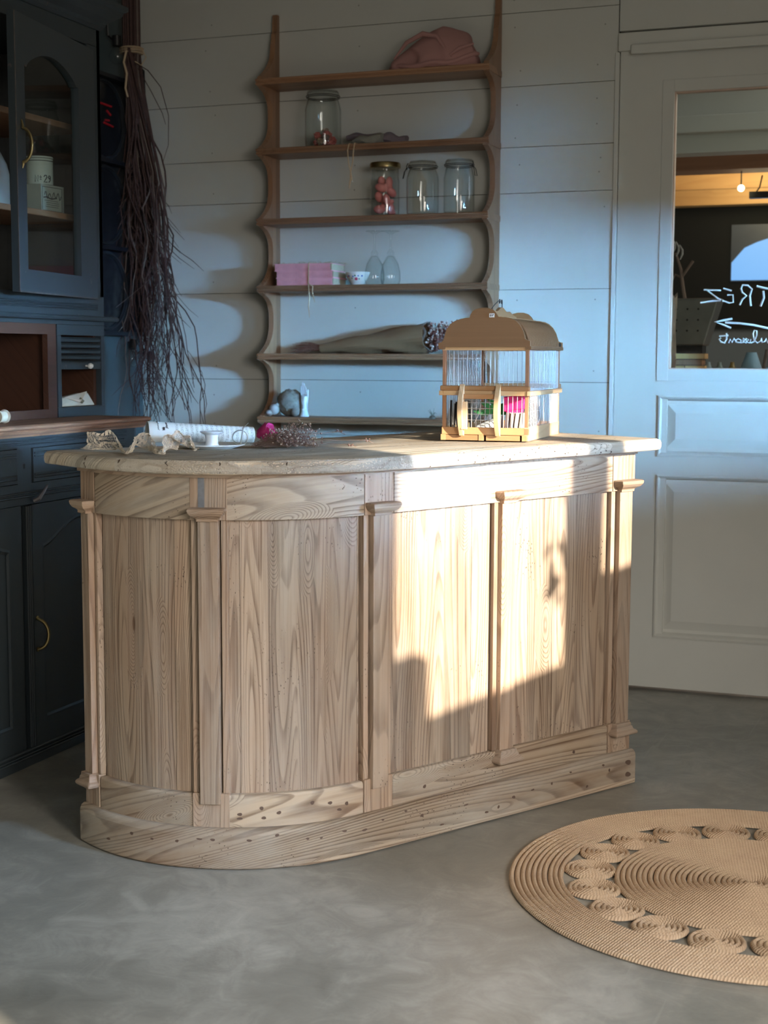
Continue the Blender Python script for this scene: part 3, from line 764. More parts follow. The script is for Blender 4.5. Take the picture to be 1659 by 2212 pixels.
    m.tube([D(W_ - .03, 1.625, .023), D(W_ - .03, 1.638, .026)] + pts + [D(W_ - .03, 1.737, .026), D(W_ - .03, 1.755, .023)], [.0015, .004] + [.0045] * 11 + [.004, .0015], 8)
    k = m.build('bow_handle', BRASS, dr, smooth=True); k['label'] = 'bowed brass handle'
    HG = flat('dark_hinge', (.05, .055, .06), .4, .6)
    for z in (1.36, 1.70, 1.96): m = B(); m.tube([(U + .008, 3.946, z), (U + .008, 3.946, z + .05)], .0045, 8); m.build('hinge', HG, dr)
dresser()

def dresser_contents():
    # earthenware bottle at the frame edge
    t = MB((-2.58, 3.665, 1.548)); t.lathe([(.0, 0), (.040, 0), (.041, .01), (.041, .095), (.034, .125), (.018, .155), (.013, .165), (.013, .185), (.016, .188), (.016, .195), (0, .195)], (-2.58, 3.665, 1.548), 24)
    tag(t.build('bottle', flat('pale_glazed_stoneware', (.40, .43, .44), .2, var=.08), smooth=True), 'pale grey glazed bottle on the upper shelf inside the dresser', 'bottle')
    c = (-2.56, 3.862, 1.632); t = thing('canister', 'white enamel canister marked in black numerals, stacked on a card box behind glass', 'canister', c)
    m = MB(c); m.lathe([(0, 0), (.040, 0), (.041, .003), (.041, .078), (.042, .080), (.041, .083), (0, .083)], c, 28); m.build('body', flat('cream_enamel', (.62, .66, .60), .15, var=.03), t, smooth=True)
    m = MB(c); m.lathe([(.0418, .0685), (.0420, .0695), (.0418, .0705)], c, 28); m.lathe([(.0418, .0765), (.0420, .0772), (.0418, .078)], c, 28); m.build('band', INK, t)
    m = MB(c)
    def wrap(a, z): return (c[0] + .0415 * math.cos(a), c[1] + .0415 * math.sin(a), c[2] + z)
    def st(pts, r=.0011): m.tube([wrap(-.62 + (x) * .26, z * .001 + .006) for x, z in pts], r, 5)
    # N o 2 9, face turned towards +x / -y
    st([(-2.6, 0), (-2.6, 20), (-1.8, 0), (-1.8, 20)]); st([(-1.3, 14), (-1.1, 18), (-.9, 14), (-1.1, 10), (-1.3, 14)]); st([(-1.35, 7), (-.85, 7)])
    st([(-.2, 15), (.1, 20), (.5, 20), (.7, 15), (.3, 8), (-.2, 0), (.8, 0)], .0015)
    st([(1.9, 14), (1.5, 10), (1.2, 14), (1.4, 19), (1.8, 19), (1.9, 14), (1.8, 5), (1.3, 0)], .0015)
    m.build('numerals', INK, t)
    c = (-2.55, 3.872, 1.548); t = thing('card_box', 'off-white printed card box under the enamel canister inside the dresser', 'box', c, R(-4))
    m = MB(); m.box(-.03, .03, -.056, .056, 0, .083); m.build('box', flat('off_white_card', (.47, .49, .44), .7), t, bevel=.001)
    m = MB()
    def line(y0, z0, y1, z1, r=.0006): m.tube([(.0305, y0, z0), (.0305, y1, z1)], r, 4)
    for a in ((-.05, .006, .044, .006), (.044, .006, .044, .076), (.044, .076, -.05, .076), (-.05, .076, -.05, .006)): line(*a)
    r = random.Random(5)
    for z in (.018, .024, .030, .036): line(-.04 + r.uniform(0, .01), z, .02 + r.uniform(0, .01), z)
    m.tube([(.0305, -.04 + i * .0035, .052 + .009 * math.sin(i * 1.1) * (1 + .4 * math.sin(i * .7))) for i in range(24)], .0012, 5)
    m.tube([(.0305, -.045 + i * .008, .044 + .002 * math.sin(i)) for i in range(9)], .0018, 5)
    m.build('printing', INK, t)
    c = (-2.52, 3.90, 1.307)
    m = MB(c); m.box(-2.56, -2.48, 3.835, 3.925, 1.307, 1.345); tag(m.build('book', flat('dusty_rose_cover', (.26, .17, .16), .7), bevel=.003), 'dusty pink book lying on the lowest floor of the glazed case', 'book')
    m = MB(c); m.prism([(3.92, 1.307), (3.985, 1.307), (3.985, 1.368), (3.945, 1.352), (3.92, 1.350)], 'x', -2.58, -2.50); tag(m.build('wooden_block', BEAM, bevel=.002), 'brown wooden block beside the pink book behind the glazed door', 'block')
    c = (-2.36, 3.352, .9555); t = thing('ribbon_spool', 'cream wooden spool lying on the dresser ledge at the left', 'spool', c, R(0))
    m = MB(c); m.lathe([(.006, -.02), (.018, -.02), (.019, -.016), (.015, -.012), (.015, .012), (.019, .016), (.018, .02), (.006, .02)], c, 24, 'y', closed=True); m.build('spool', flat('cream_wood', (.55, .48, .36), .6), t, smooth=True)
    m = MB(c); m.lathe([(.004, -.0205), (.0062, -.0205), (.0062, .0205), (.004, .0205)], c, 16, 'y', closed=True); m.build('bore', INK, t)
    c = (-2.53, 3.808, .967); m = MB(c); m.box(-2.56, -2.535, 3.775, 3.850, .967, 1.047)
    tag(m.build('card', WHITEPAPER, bevel=.001), 'pale blue-white card standing at the back of the pigeonhole', 'card')
    c = (-2.52, 3.79, .967); m = MB(c); m.lathe([(0, 0), (.018, 0), (.020, .02), (.017, .05), (.013, .062), (.013, .068), (0, .068)], c, 16); tag(m.build('small_bottle', flat('blue_white_glaze', (.50, .60, .72), .15), smooth=True), 'small bluish glazed bottle in front of the standing card', 'bottle')
    c = (-2.485, 3.91, .967); t = thing('paper_bag', 'folded cream paper bag with a small tag lying in the open pigeonhole', 'paper bag', c)
    m = MB(c); m.hexa([(-2.53, 3.78, .967), (-2.452, 3.785, .967), (-2.455, 3.985, .967), (-2.53, 3.98, .967)], [(-2.515, 3.79, .985), (-2.475, 3.80, .990), (-2.475, 3.975, 1.006), (-2.515, 3.97, 1.004)]); m.build('bag', flat('ivory_paper', (.62, .60, .50), .75, bump=.4, bs=40), t, bevel=.004)
    m = MB(c); m.hexa([(-2.470, 3.84, .992), (-2.450, 3.88, .978), (-2.447, 3.89, .980), (-2.472, 3.965, 1.007)], [(-2.473, 3.84, .995), (-2.448, 3.88, .981), (-2.445, 3.89, .983), (-2.474, 3.966, 1.010)]); m.build('flap', PAPER, t)
    m = MB(c); m.hexa([(-2.4545, 3.886, .984), (-2.4535, 3.906, .974), (-2.4515, 3.914, .982), (-2.4535, 3.896, .993)], [(-2.4525, 3.886, .984), (-2.4515, 3.906, .974), (-2.4495, 3.914, .982), (-2.4515, 3.896, .993)]); m.build('label_tag', flat('olive_tag', (.18, .17, .11), .7), t)
dresser_contents()

# ------------------------------------------------------------------ dark rack with round mirrors on the left wall
def rack():
    y0, y1, z0, z1, X = 4.40, 4.815, 1.192, 2.098, -2.735
    o = (-2.79, y0, z0); t = thing('wall_rack', 'black-blue square-compartment rack hung on the teal wall behind the dresser', 'rack', o)
    m = MB(o); m.box(-2.79, -2.784, y0, y1, z0, z1); m.box(-2.79, X, y1 - .014, y1, z0, z1); m.box(-2.79, X, y0, y0 + .014, z0, z1)
    for z in (z0, z0 + .30, z0 + .60, z1 - .014): m.box(-2.79, X, y0, y1, z, z + .014)
    m.build('frame', NAVY_D, t, bevel=.001)
    labs = ['round dark glass disc in the bottom compartment of the black rack', 'round dark glass disc in the middle compartment of the black rack', 'round dark glass disc with red marks in the top compartment of the black rack']
    for i, z in enumerate((z0 + .157, z0 + .457, z0 + .752)):
        c = (-2.765, 4.570, z); q = thing('round_glass', labs[i], 'disc', c, group='round glass discs in the rack')
        m = MB(c); m.lathe([(.128, -.012), (.140, -.012), (.143, 0), (.138, .010), (.130, .012), (.128, .004)], c, 48, 'x', closed=True); m.build('rim', flat('slate_rim', (.022, .026, .032), .35), q, smooth=True)
        m = MB(c); m.lathe([(0, -.004), (.129, -.004), (.129, .002), (0, .002)], c, 48, 'x'); m.build('glass', flat('smoky_glass', (.012, .014, .018), .2, var=.6, scale=9, bump=.02), q)
        if i == 2:
            m = MB(c)
            for (ya, za, yb, zb) in ((-.02, .052, .05, .050), (.02, .032, .045, .020), (.0, -.012, .06, -.018), (.01, -.002, .035, .0)):
                m.tube([(c[0] + .004, c[1] + ya, c[2] + za), (c[0] + .004, c[1] + yb, c[2] + zb)], .004, 6)
            k = m.build('red_marks', flat('red_lacquer', (.45, .01, .02), .4), q); k['label'] = 'red painted marks'
rack()

# ------------------------------------------------------------------ hanging branch bundle and festoon bulbs in the corner
def branches():
    r = random.Random(21); o = (-2.68, 4.68, .9)
    t = thing('branch_bundle', 'long bundle of dry reddish twigs hanging tied beside the dresser', 'branches', o)
    def run(rr, m, p, zend, drift, rad, kink, n=5):
        pts = [p.copy()]; dx = rr.gauss(0, .02); dy = rr.gauss(0, .02); z0 = p.z
        while p.z > zend:
            st = rr.uniform(.035, .07); dx = dx * .55 + rr.gauss(0, kink); dy = dy * .5 + rr.gauss(0, kink * .6)
            p = Vector((max(-2.772, p.x + dx * st * 6 + drift * st), max(4.60, min(4.852, p.y + dy * st * 5)), p.z - st)); pts.append(p.copy())
        k = len(pts)
        if k > 2: m.tube(pts, [max(.0007, rad * (1.15 - .8 * i / k)) for i in range(k)], n)
        return pts
    def shoots(rr, m, pts, num, rad):
        for s in range(num):
            if len(pts) < 6: return
            j = rr.randrange(3, len(pts) - 1); p = Vector(pts[j]); sd = rr.choice((-1, 1, 1)); sp = [p]; d = Vector((sd * rr.uniform(.1, .8), rr.uniform(-.3, .2), -1))
            for _ in range(rr.randrange(2, 6)):
                q = sp[-1] + d * rr.uniform(.018, .04); q.y = min(q.y, 4.86); q.x = max(q.x, -2.78); sp.append(q); d.x += rr.uniform(-.5, .4)
            m.tube(sp, [rad] * (len(sp) - 1) + [.0005], 4)
    def cluster(mats, n, seed, xr, top, zb, drift, rad, kink):
        rr = random.Random(seed); m = MB(o)
        for i in range(n):
            m.cm = rr.choice((0, 0, 1)); a = rr.uniform(0, 6.28); q = rr.random() ** .5
            x0 = -2.722 + .026 * q * math.cos(a); y0 = 4.70 + .04 * q * math.sin(a); tz = rr.uniform(*top)
            tx = rr.uniform(*xr); head = [Vector((x0, y0, 2.46)), Vector((x0, y0, 2.2))]
            p = Vector((x0 + (tx - x0) * .5, y0, (2.2 + tz) / 2)); m.tube(head + [p, Vector((tx, y0, tz))], [rad * 1.3, rad * 1.3, rad * 1.2, rad * 1.15], 5)
            pts = run(rr, m, Vector((tx, y0, tz)), rr.uniform(*zb), drift * rr.uniform(.3, 1.2), rad, kink); shoots(rr, m, pts, 4, rad * .36)
        return m
    TW = [TWIG, TWIGPALE]
    m = cluster(TW, 52, 4, (-2.735, -2.660), (1.75, 2.05), (.86, 1.55), .015, .0034, .026); k = m.build('inner_twigs', TW, t); k['kind'] = 'stuff'
    m = cluster(TW, 24, 9, (-2.66, -2.60), (1.60, 1.85), (.86, 1.05), .05, .0030, .034); k = m.build('outer_twigs', TW, t); k['kind'] = 'stuff'
    # the long arching outer rods
    m = MB(o)
    m.tube([(-2.71, 4.66, 2.2), (-2.672, 4.66, 2.05), (-2.63, 4.66, 1.92), (-2.60, 4.66, 1.80), (-2.578, 4.66, 1.65), (-2.575, 4.66, 1.5), (-2.577, 4.66, 1.38), (-2.555, 4.66, 1.24), (-2.565, 4.66, 1.10), (-2.585, 4.66, .98), (-2.56, 4.66, .88)], [.0055, .005, .0045, .004, .004, .0035, .0035, .003, .0025, .002, .001], 6)
    m.tube([(-2.555, 4.66, 1.26), (-2.528, 4.66, 1.20), (-2.52, 4.66, 1.12), (-2.542, 4.66, 1.02), (-2.575, 4.66, .90)], [.002, .0018, .0016, .0013, .0008], 5)
    m.tube([(-2.552, 4.66, 1.22), (-2.538, 4.66, 1.14), (-2.50, 4.66, 1.06), (-2.465, 4.66, .99)], [.002, .0017, .0014, .0007], 5)
    m.tube([(-2.69, 4.67, 2.15), (-2.64, 4.67, 2.12), (-2.59, 4.67, 2.06), (-2.56, 4.67, 1.96), (-2.562, 4.67, 1.86), (-2.585, 4.67, 1.80)], [.0018, .0018, .0016, .0014, .0012, .0008], 5)
    m.tube([(-2.68, 4.67, 2.13), (-2.63, 4.67, 2.05), (-2.585, 4.67, 1.97), (-2.572, 4.67, 1.93)], [.0016, .0015, .0013, .0008], 5)
    m.build('long_rod', TWIG, t, smooth=True)
    m = MB(o)
    for dz in (0, .008, .016): m.lathe([(.040, -.003), (.044, 0), (.040, .003)], (-2.722, 4.70, 2.19 + dz), 16)
    m.tube([(-2.715, 4.652, 2.19), (-2.724, 4.648, 2.15), (-2.712, 4.648, 2.11), (-2.72, 4.65, 2.06), (-2.712, 4.652, 2.03)], .004, 6)
    m.tube([(-2.69, 4.652, 2.19), (-2.65, 4.65, 2.19), (-2.635, 4.65, 2.16), (-2.655, 4.65, 2.135), (-2.68, 4.65, 2.15)], .002, 5)
    k = m.build('raffia_tie', STRING, t); k['label'] = 'pale raffia tie'
branches()

def bulb_string():
    o = (-2.75, 4.62, 1.1)
    t = thing('string_lights', 'black festoon cable with clear unlit glass bulbs in the room corner', 'string lights', o)
    m = MB(o)
    m.tube([(-2.765, 4.60, 2.35), (-2.77, 4.62, 2.24), (-2.765, 4.86, 2.16), (-2.75, 4.86, 1.7), (-2.77, 4.86, 1.3), (-2.745, 4.855, 1.16), (-2.77, 4.78, 1.125), (-2.765, 4.72, 1.17)], .004, 6)
    m.build('cable', BLACK, t)
    for c, d in (((-2.755, 4.655, 2.215), (0, 0, -1)), ((-2.735, 4.70, 1.150), (0, -.3, -1)), ((-2.722, 4.80, 1.235), (.1, 0, -1)), ((-2.715, 4.80, 1.122), (1, 0, -.05))):
        d = Vector(d).normalized(); c = Vector(c); q = Vector((0, 0, 1)).rotation_difference(d).to_matrix()
        def lz(mb, prof):
            rings = [[c + q @ Vector((r * math.cos(2 * math.pi * k / 20), r * math.sin(2 * math.pi * k / 20), z)) for k in range(20)] for r, z in prof]; mb.loft(rings)
        m = MB(o); lz(m, [(.012, -.030), (.016, -.028), (.016, .006), (.012, .008)]); s = m.build('socket', BLACK, t, smooth=True)
        m = MB(o); lz(m, [(.010, .006), (.013, .012), (.024, .028), (.028, .042), (.025, .056), (.014, .067), (.002, .070)]); m.build('bulb', GLASS, s, smooth=True)
bulb_string()

# ------------------------------------------------------------------ hanging wall shelf
SZ = [2.065, 1.828, 1.587, 1.355, 1.119, .897]; SF = 4.722; SX0, SX1 = -2.243, -1.407
def wall_shelf():
    o = (SX0, WY, .8)
    t = thing('wall_shelf', 'honey-brown six-tier wall shelf with scalloped side boards', 'shelf', o)
    def prof():
        pts = [(WY - .001, 2.315), (WY - .018, 2.318), (WY - .022, 2.29), (WY - .022, 2.26), (WY - .030, 2.25), (WY - .036, 2.22)]
        for i in range(11):
            q = i / 10; y = WY - .040 - .105 * (q ** 2.4); z = 2.21 - (2.21 - 2.085) * q; pts.append((y, z))
        pts += [(SF + .004, SZ[0] + .013), (SF + .004, SZ[0] - .013)]
        for k in range(5):
            za, zb = SZ[k] - .014, SZ[k + 1] + .014
            for i in range(17):
                q = i / 16
                d = .062 + .083 * (abs(2 * (q ** .86) - 1) ** 3.0)
                pts.append((WY - d, za + (zb - za) * q))
            pts += [(SF + .004, SZ[k + 1] + .013), (SF + .004, SZ[k + 1] - .013)]
        for i in range(9):
            q = i / 8; pts.append((WY - .135 + .105 * (q ** .7), SZ[5] - .016 - .075 * q))
        pts.append((WY - .001, SZ[5] - .10))
        return pts
    for x in (SX0, SX1 - .018):
        m = MB(o); pp = prof()
        # strip quads from the wall line to the profile so the concave outline triangulates cleanly
        prev = None
        front = pp[1:-1]
        rows = sorted(front, key=lambda p: -p[1])
        A = [[(x, y, z), (x + .018, y, z), (x + .018, WY - .001, z), (x, WY - .001, z)] for y, z in front]
        m.loft(A)
        m.build('side_board', SHELFWOOD, t)
    for z in SZ:
        m = MB(o); m.box(SX0 - .002, SX1 + .002, SF + .002, WY - .001, z - .010, z + .010)
        m.tube([(SX0 - .004, SF + .002, z + .006), (SX1 + .004, SF + .002, z + .006)], .0055, 8); m.tube([(SX0 - .004, SF + .003, z - .006), (SX1 + .004, SF + .003, z - .006)], .0045, 8)
        m.build('shelf_board', SHELFWOOD, t, grain='x')
wall_shelf()
ST = [z + .0105 for z in SZ]      # top surfaces

def pink_hat():
    c = (-1.61, 4.79, ST[0])
    def fn(u, v):
        a = u * 2 * math.pi; q = v
        # low soft mound with its peak right of centre
        x = math.cos(a) * (1 - q ** 1.6) ** .55; y = math.sin(a) * (1 - q ** 1.6) ** .55
        px = x * .158 + .018 * q; py = y * .068
        h = .138 * (q ** .75) * (1 - .0 * x)
        h *= 1 - .38 * max(0, -x) ** 1.2 - .1 * max(0, x) ** 2
        fold = .010 * math.sin(3.2 * px / .05 + 2 * q) * (1 - q) + .012 * mnoise.noise(Vector((px * 18, py * 18, q * 3)))
        return (c[0] + px + fold, c[1] + py + fold * .6, c[2] + .002 + max(0, h + fold * q))
    m = MB(c); m.grid(fn, 49, 22)
    t = thing('felt_hat', 'crumpled dusty pink felt hat heaped on the top shelf', 'hat', c)
    m.build('crown', PINKCLOTH, t, smooth=True, sub=1)
    m = MB(c)
    pts = []
    for i in range(25):
        q = i / 24; x = -.160 + .315 * q
        pts.append((c[0] + x, c[1] - .066 * math.sin(math.pi * min(1, max(0, q * .96 + .02))) ** .6 - .004, c[2] + .010 + .028 * smoothstep(.62, 1, q) + .004 * math.sin(q * 14)))
    m.tube(pts, [.004] + [.009] * 23 + [.005], 8); m.build('rolled_brim', PINKCLOTH, t, smooth=True)
    m = MB(c)
    m.tube([(c[0] - .130, c[1] - .056, c[2] + .035), (c[0] - .085, c[1] - .060, c[2] + .085), (c[0] - .03, c[1] - .052, c[2] + .112), (c[0] + .02, c[1] - .05, c[2] + .10), (c[0] + .055, c[1] - .057, c[2] + .05), (c[0] + .075, c[1] - .062, c[2] + .03)], [.003, .007, .009, .008, .006, .003], 8)
    m.tube([(c[0] + .06, c[1] - .062, c[2] + .03), (c[0] + .10, c[1] - .06, c[2] + .055), (c[0] + .145, c[1] - .045, c[2] + .07)], [.003, .007, .003], 8)
    m.build('fold', PINKCLOTH, t, smooth=True)
pink_hat()

def jar(name, label, c, r, h, neck, lid, mat=GLASS, square=False, group=None):
    t = thing(name, label, 'jar', c, group=group)
    pr = [(0, 0), (r * .8, 0), (r * .97, .006), (r, .02), (r, h * .66), (r * .93, h * .76), (neck, h * .84), (neck, h * .90)]
    inn = [(neck - .003, h * .90), (neck - .003, h * .845), (r * .93 - .003, h * .755), (r - .003, h * .66), (r - .003, .022), (r * .94, .008), (0, .006)]
    m = MB(c); m.lathe(pr + inn, c, 36); m.build('glass_body', mat, t, smooth=True)
    if lid == 'brass':
        m = MB(c); m.lathe([(0, h * .90), (neck + .004, h * .90), (neck + .006, h * .905), (neck + .006, h * .975), (neck + .003, h), (0, h)], c, 36); k = m.build('lid', BRASS, t, smooth=True); k['label'] = 'gold-coloured screw lid'
    else:
        m = MB(c); m.lathe([(neck, h * .915), (neck + .003, h * .915), (neck + .004, h * .94), (neck * .95, h * .985), (neck * .6, h), (.0005, h), (.0005, h - .003), (neck * .6, h - .003), (neck * .92, h * .97), (neck, h * .94)], c, 36, closed=True); m.build('lid', mat, t, smooth=True)
        m = MB(c)
        for z, rr in ((h * .895, neck + .0045), (h * .87, neck + .003)):
            m.tube([(c[0] + rr * math.cos(a), c[1] + rr * math.sin(a), c[2] + z) for a in [2 * math.pi * i / 28 for i in range(29)]], .0014, 6)
        s = -1 if lid == 'clipL' else 1
        if lid != 'plain':
            x = c[0] + s * (neck + .004)
            m.tube([(x, c[1] - .012, c[2] + h * .88), (x + s * .012, c[1] - .014, c[2] + h * .80), (x + s * .017, c[1] - .014, c[2] + h * .68), (x + s * .012, c[1] - .022, c[2] + h * .68), (x + s * .008, c[1] - .02, c[2] + h * .80), (x, c[1] - .02, c[2] + h * .88)], .0014, 6)
            m.tube([(x, c[1] - .01, c[2] + h * .96), (x + s * .004, c[1] - .014, c[2] + h * .90), (x, c[1] - .018, c[2] + h * .84)], .0014, 6)
        m.build('wire_clip', DARKWIRE, t)
    return t
def shelf_jars():
    jar('glass_jar', 'tall clear glass jar half filled with faded rose heads', (-2.024, 4.795, ST[1]), .064, .197, .054, 'plain')
    r = random.Random(8); c = (-2.024, 4.795, ST[1] + .008); m = MB(c)
    for i in range(26):
        a = r.uniform(0, 6.28); q = r.random() ** .5 * .040; z = r.uniform(.008, .058) * (1 - q * 6)
        p = Vector((c[0] + q * math.cos(a), c[1] + q * math.sin(a), c[2] + max(.007, z)))
        m.cm = r.choice((0, 0, 1, 2)); ph = r.uniform(0, 6)
        m.ball(p, .013, .013, .010, 9, 6, fn=lambda d, ph=ph: 1 + .28 * math.sin(6 * math.atan2(d.y, d.x) + ph + 5 * d.z))
    k = m.build('dried_petals', [flat('faded_coral_petals', (.45, .12, .10), .8), flat('brown_petals', (.16, .10, .08), .8), flat('beige_petals', (.33, .24, .17), .8)]); tag(k, 'coral and brown dried rose heads inside the tall jar', 'petals'); k['kind'] = 'stuff'
    jar('glass_jar', 'straight glass jar with a gold lid holding pink shapes', (-1.793, 4.795, ST[2]), .050, .182, .047, 'brass')
    r = random.Random(5); spots = [(-.018, -.008, .020, .02), (.018, .006, .020, .9), (0, .016, .044, .3), (.012, -.018, .050, 1.4), (-.022, 0, .062, .6), (.020, .008, .078, 1.9), (-.010, -.012, .092, .2), (.016, -.006, .108, 1.1), (-.016, .010, .114, .7)]
    proto = None
    labs = ['lowest left', 'lowest right', 'second-row rear', 'second-row front', 'third-row left', 'third-row right', 'dark-eyed upper left', 'topmost right', 'topmost rear']
    for i, (dx, dy, dz, a) in enumerate(spots):
        c = (-1.793 + dx, 4.795 + dy, ST[2] + .006 + dz)
        if proto is None:
            m = MB(c)
            m.ball((c[0], c[1], c[2]), .019, .013, .015, 12, 8, fn=lambda d: 1 + .16 * abs(d.x) ** 3); m.ball((c[0] + .013, c[1] - .004, c[2] + .010), .009, .008, .009, 10, 6)
            ob = m.build('pink_shape', PINKSOAP, smooth=True); proto = ob; ob.location = c
            for v in ob.data.vertices: pass
        else:
            ob = proto.copy(); col.objects.link(ob); ob.location = c
        ob.rotation_euler = (a * .7, a * 1.3, a * 2.2)
        tag(ob, labs[i] + ' pink sugar shape inside the gold-lidded jar', 'pink shape', 'pink shapes in the gold-lidded jar')
    jar('glass_jar', 'empty clip-top glass jar in the middle of the three, clip on its left', (-1.657, 4.795, ST[2]), .056, .184, .046, 'clipL')
    jar('glass_jar', 'empty clip-top glass jar nearest the right side board, clip on its right', (-1.527, 4.795, ST[2]), .053, .184, .046, 'clipR')
shelf_jars()
def folded_cloth():
    c = (-1.825, 4.785, ST[1]); t = thing('linen_napkins', 'grey-mauve rolled linen cloths beside the tall jar', 'cloth', c)
    def roll(p0, p1, r0, r1, mat, name, sq=.75):
        m = MB(c); p0, p1 = Vector(p0), Vector(p1); d = (p1 - p0).normalized(); s = d.cross(Vector((0, 0, 1))).normalized(); rings = []
        for i in range(13):
            q = i / 12; p = p0.lerp(p1, q); rr = r0 + (r1 - r0) * q
            rr *= .72 + .5 * math.sin(math.pi * (.12 + .76 * q)) ** .8; p = p + Vector((0, 0, .004 * math.sin(q * 9 + r0 * 400))); rings.append([p + s * math.cos(a) * rr * (1 + .2 * math.sin(3 * a + q * 7)) + Vector((0, 0, 1)) * math.sin(a) * rr * sq * (1 + .25 * mnoise.noise(Vector((q * 5, a, r0 * 99)))) for a in [2 * math.pi * k / 16 for k in range(16)]])
        m.loft(rings); m.build(name, mat, t, smooth=True)
    roll((-1.95, 4.81, c[2] + .006), (-1.85, 4.80, c[2] + .024), .008, .026, GREYCLOTH, 'flat_tail', .3)
    roll((-1.935, 4.80, c[2] + .034), (-1.80, 4.80, c[2] + .024), .014, .020, GREYCLOTH, 'dark_roll')
    roll((-1.90, 4.768, c[2] + .014), (-1.79, 4.765, c[2] + .018), .014, .022, LINENEDGE, 'greenish_roll')
    roll((-1.82, 4.80, c[2] + .022), (-1.712, 4.79, c[2] + .014), .027, .016, GREYCLOTH, 'mauve_roll')
    m = MB(c); m.tube([(-1.893, 4.765, c[2] + .004), (-1.897, 4.722, c[2] + .002), (-1.899, 4.712, c[2] - .02), (-1.896, 4.712, c[2] - .06), (-1.888, 4.712, c[2] - .095), (-1.888, 4.712, c[2] - .12), (-1.891, 4.712, c[2] - .135), (-1.893, 4.712, c[2] - .15)], [.0015, .002, .0022, .002, .002, .0035, .003, .0015], 6)
    m.tube([(-1.875, 4.765, c[2] + .004), (-1.877, 4.722, c[2] + .002), (-1.877, 4.712, c[2] - .02), (-1.880, 4.712, c[2] - .06), (-1.887, 4.712, c[2] - .095), (-1.884, 4.712, c[2] - .12), (-1.880, 4.712, c[2] - .128)], [.0015, .002, .0022, .002, .002, .003, .001], 6)
    k = m.build('hanging_tie', STRING, t); k['label'] = 'straw-coloured string hanging over the shelf edge'
folded_cloth()

def pink_books():
    z = ST[3]; x0, x1 = -2.178, -1.958
    rl = random.Random(2); cover = flat('faded_pink_cover', (.72, .33, .38), .8, var=.25, scale=25, bs=90, bump=.5); page = flat('yellowed_page_edges', (.44, .37, .26), .85, var=.2, scale=90)
    hs = [.026, .024, .026]; labs = ['bottom', 'middle', 'top']
    for i, h in enumerate(hs):
        c = ((x0 + x1) / 2, 4.79, z); t = thing('old_book', '%s faded pink book of the string-tied stack' % labs[i], 'book', c, group='pink books tied with string')
        dx = rl.uniform(-.004, .004)
        m = MB(c); m.box(x0 + .006 + dx, x1 - .006 + dx, 4.735, 4.85, z + .002, z + h - .002)
        m.build('pages', page, t)
        m = MB(c); m.box(x0 + dx, x1 + dx - .004, 4.728, 4.855, z, z + .0022); m.box(x0 + dx, x1 + dx - .004, 4.728, 4.855, z + h - .0024, z + h - .0004)
        def sp(u, v):
            return (x0 + dx + .003 + (x1 - x0 - .010) * u, 4.729 - .003 * math.sin(math.pi * v) + .0012 * mnoise.noise(Vector((u * 30, v * 4, i))), z + (h - .001) * v)
        m.grid(sp, 30, 6)
        m.build('cover', cover, t, solid=.0006)
        z += h
    c = (-2.05, 4.725, z); m = MB(c); x = -2.050; m.tube([(x, 4.86, z + .001), (x, 4.727, z + .0015), (x + .001, 4.7235, z - .03), (x, 4.7235, ST[3] + .004)], .002, 6)
    m.tube([(x, 4.722, ST[3] + .006), (x + .006, 4.712, ST[3] - .004), (x + .010, 4.711, ST[3] - .04), (x + .006, 4.711, ST[3] - .075), (x + .010, 4.711, ST[3] - .112)], [.0018, .0018, .002, .0022, .001], 6)
    m.tube([(x, 4.722, ST[3] + .006), (x + .022, 4.712, ST[3] - .004), (x + .020, 4.711, ST[3] - .025), (x + .030, 4.711, ST[3] - .06)], [.0018, .0018, .002, .001], 6)
    tag(m.build('string', STRING), 'pale string tied round the pink books with ends hanging off the shelf', 'string')
    m = MB((-2.06, 4.79, z)); r = random.Random(6)
    for k in range(70):
        xx = r.uniform(x0, x1); yy = r.uniform(4.73, 4.85)
        m.tube([(xx, yy, z), (xx + r.uniform(-.01, .01), yy + r.uniform(-.01, .01), z + r.uniform(.001, .008)), (xx + r.uniform(-.02, .02), yy, z + r.uniform(0, .009))], .0008, 4)
    k = m.build('frayed_paper', page); tag(k, 'frayed brown paper scraps on top of the pink books', 'scraps'); k['kind'] = 'stuff'
pink_books()
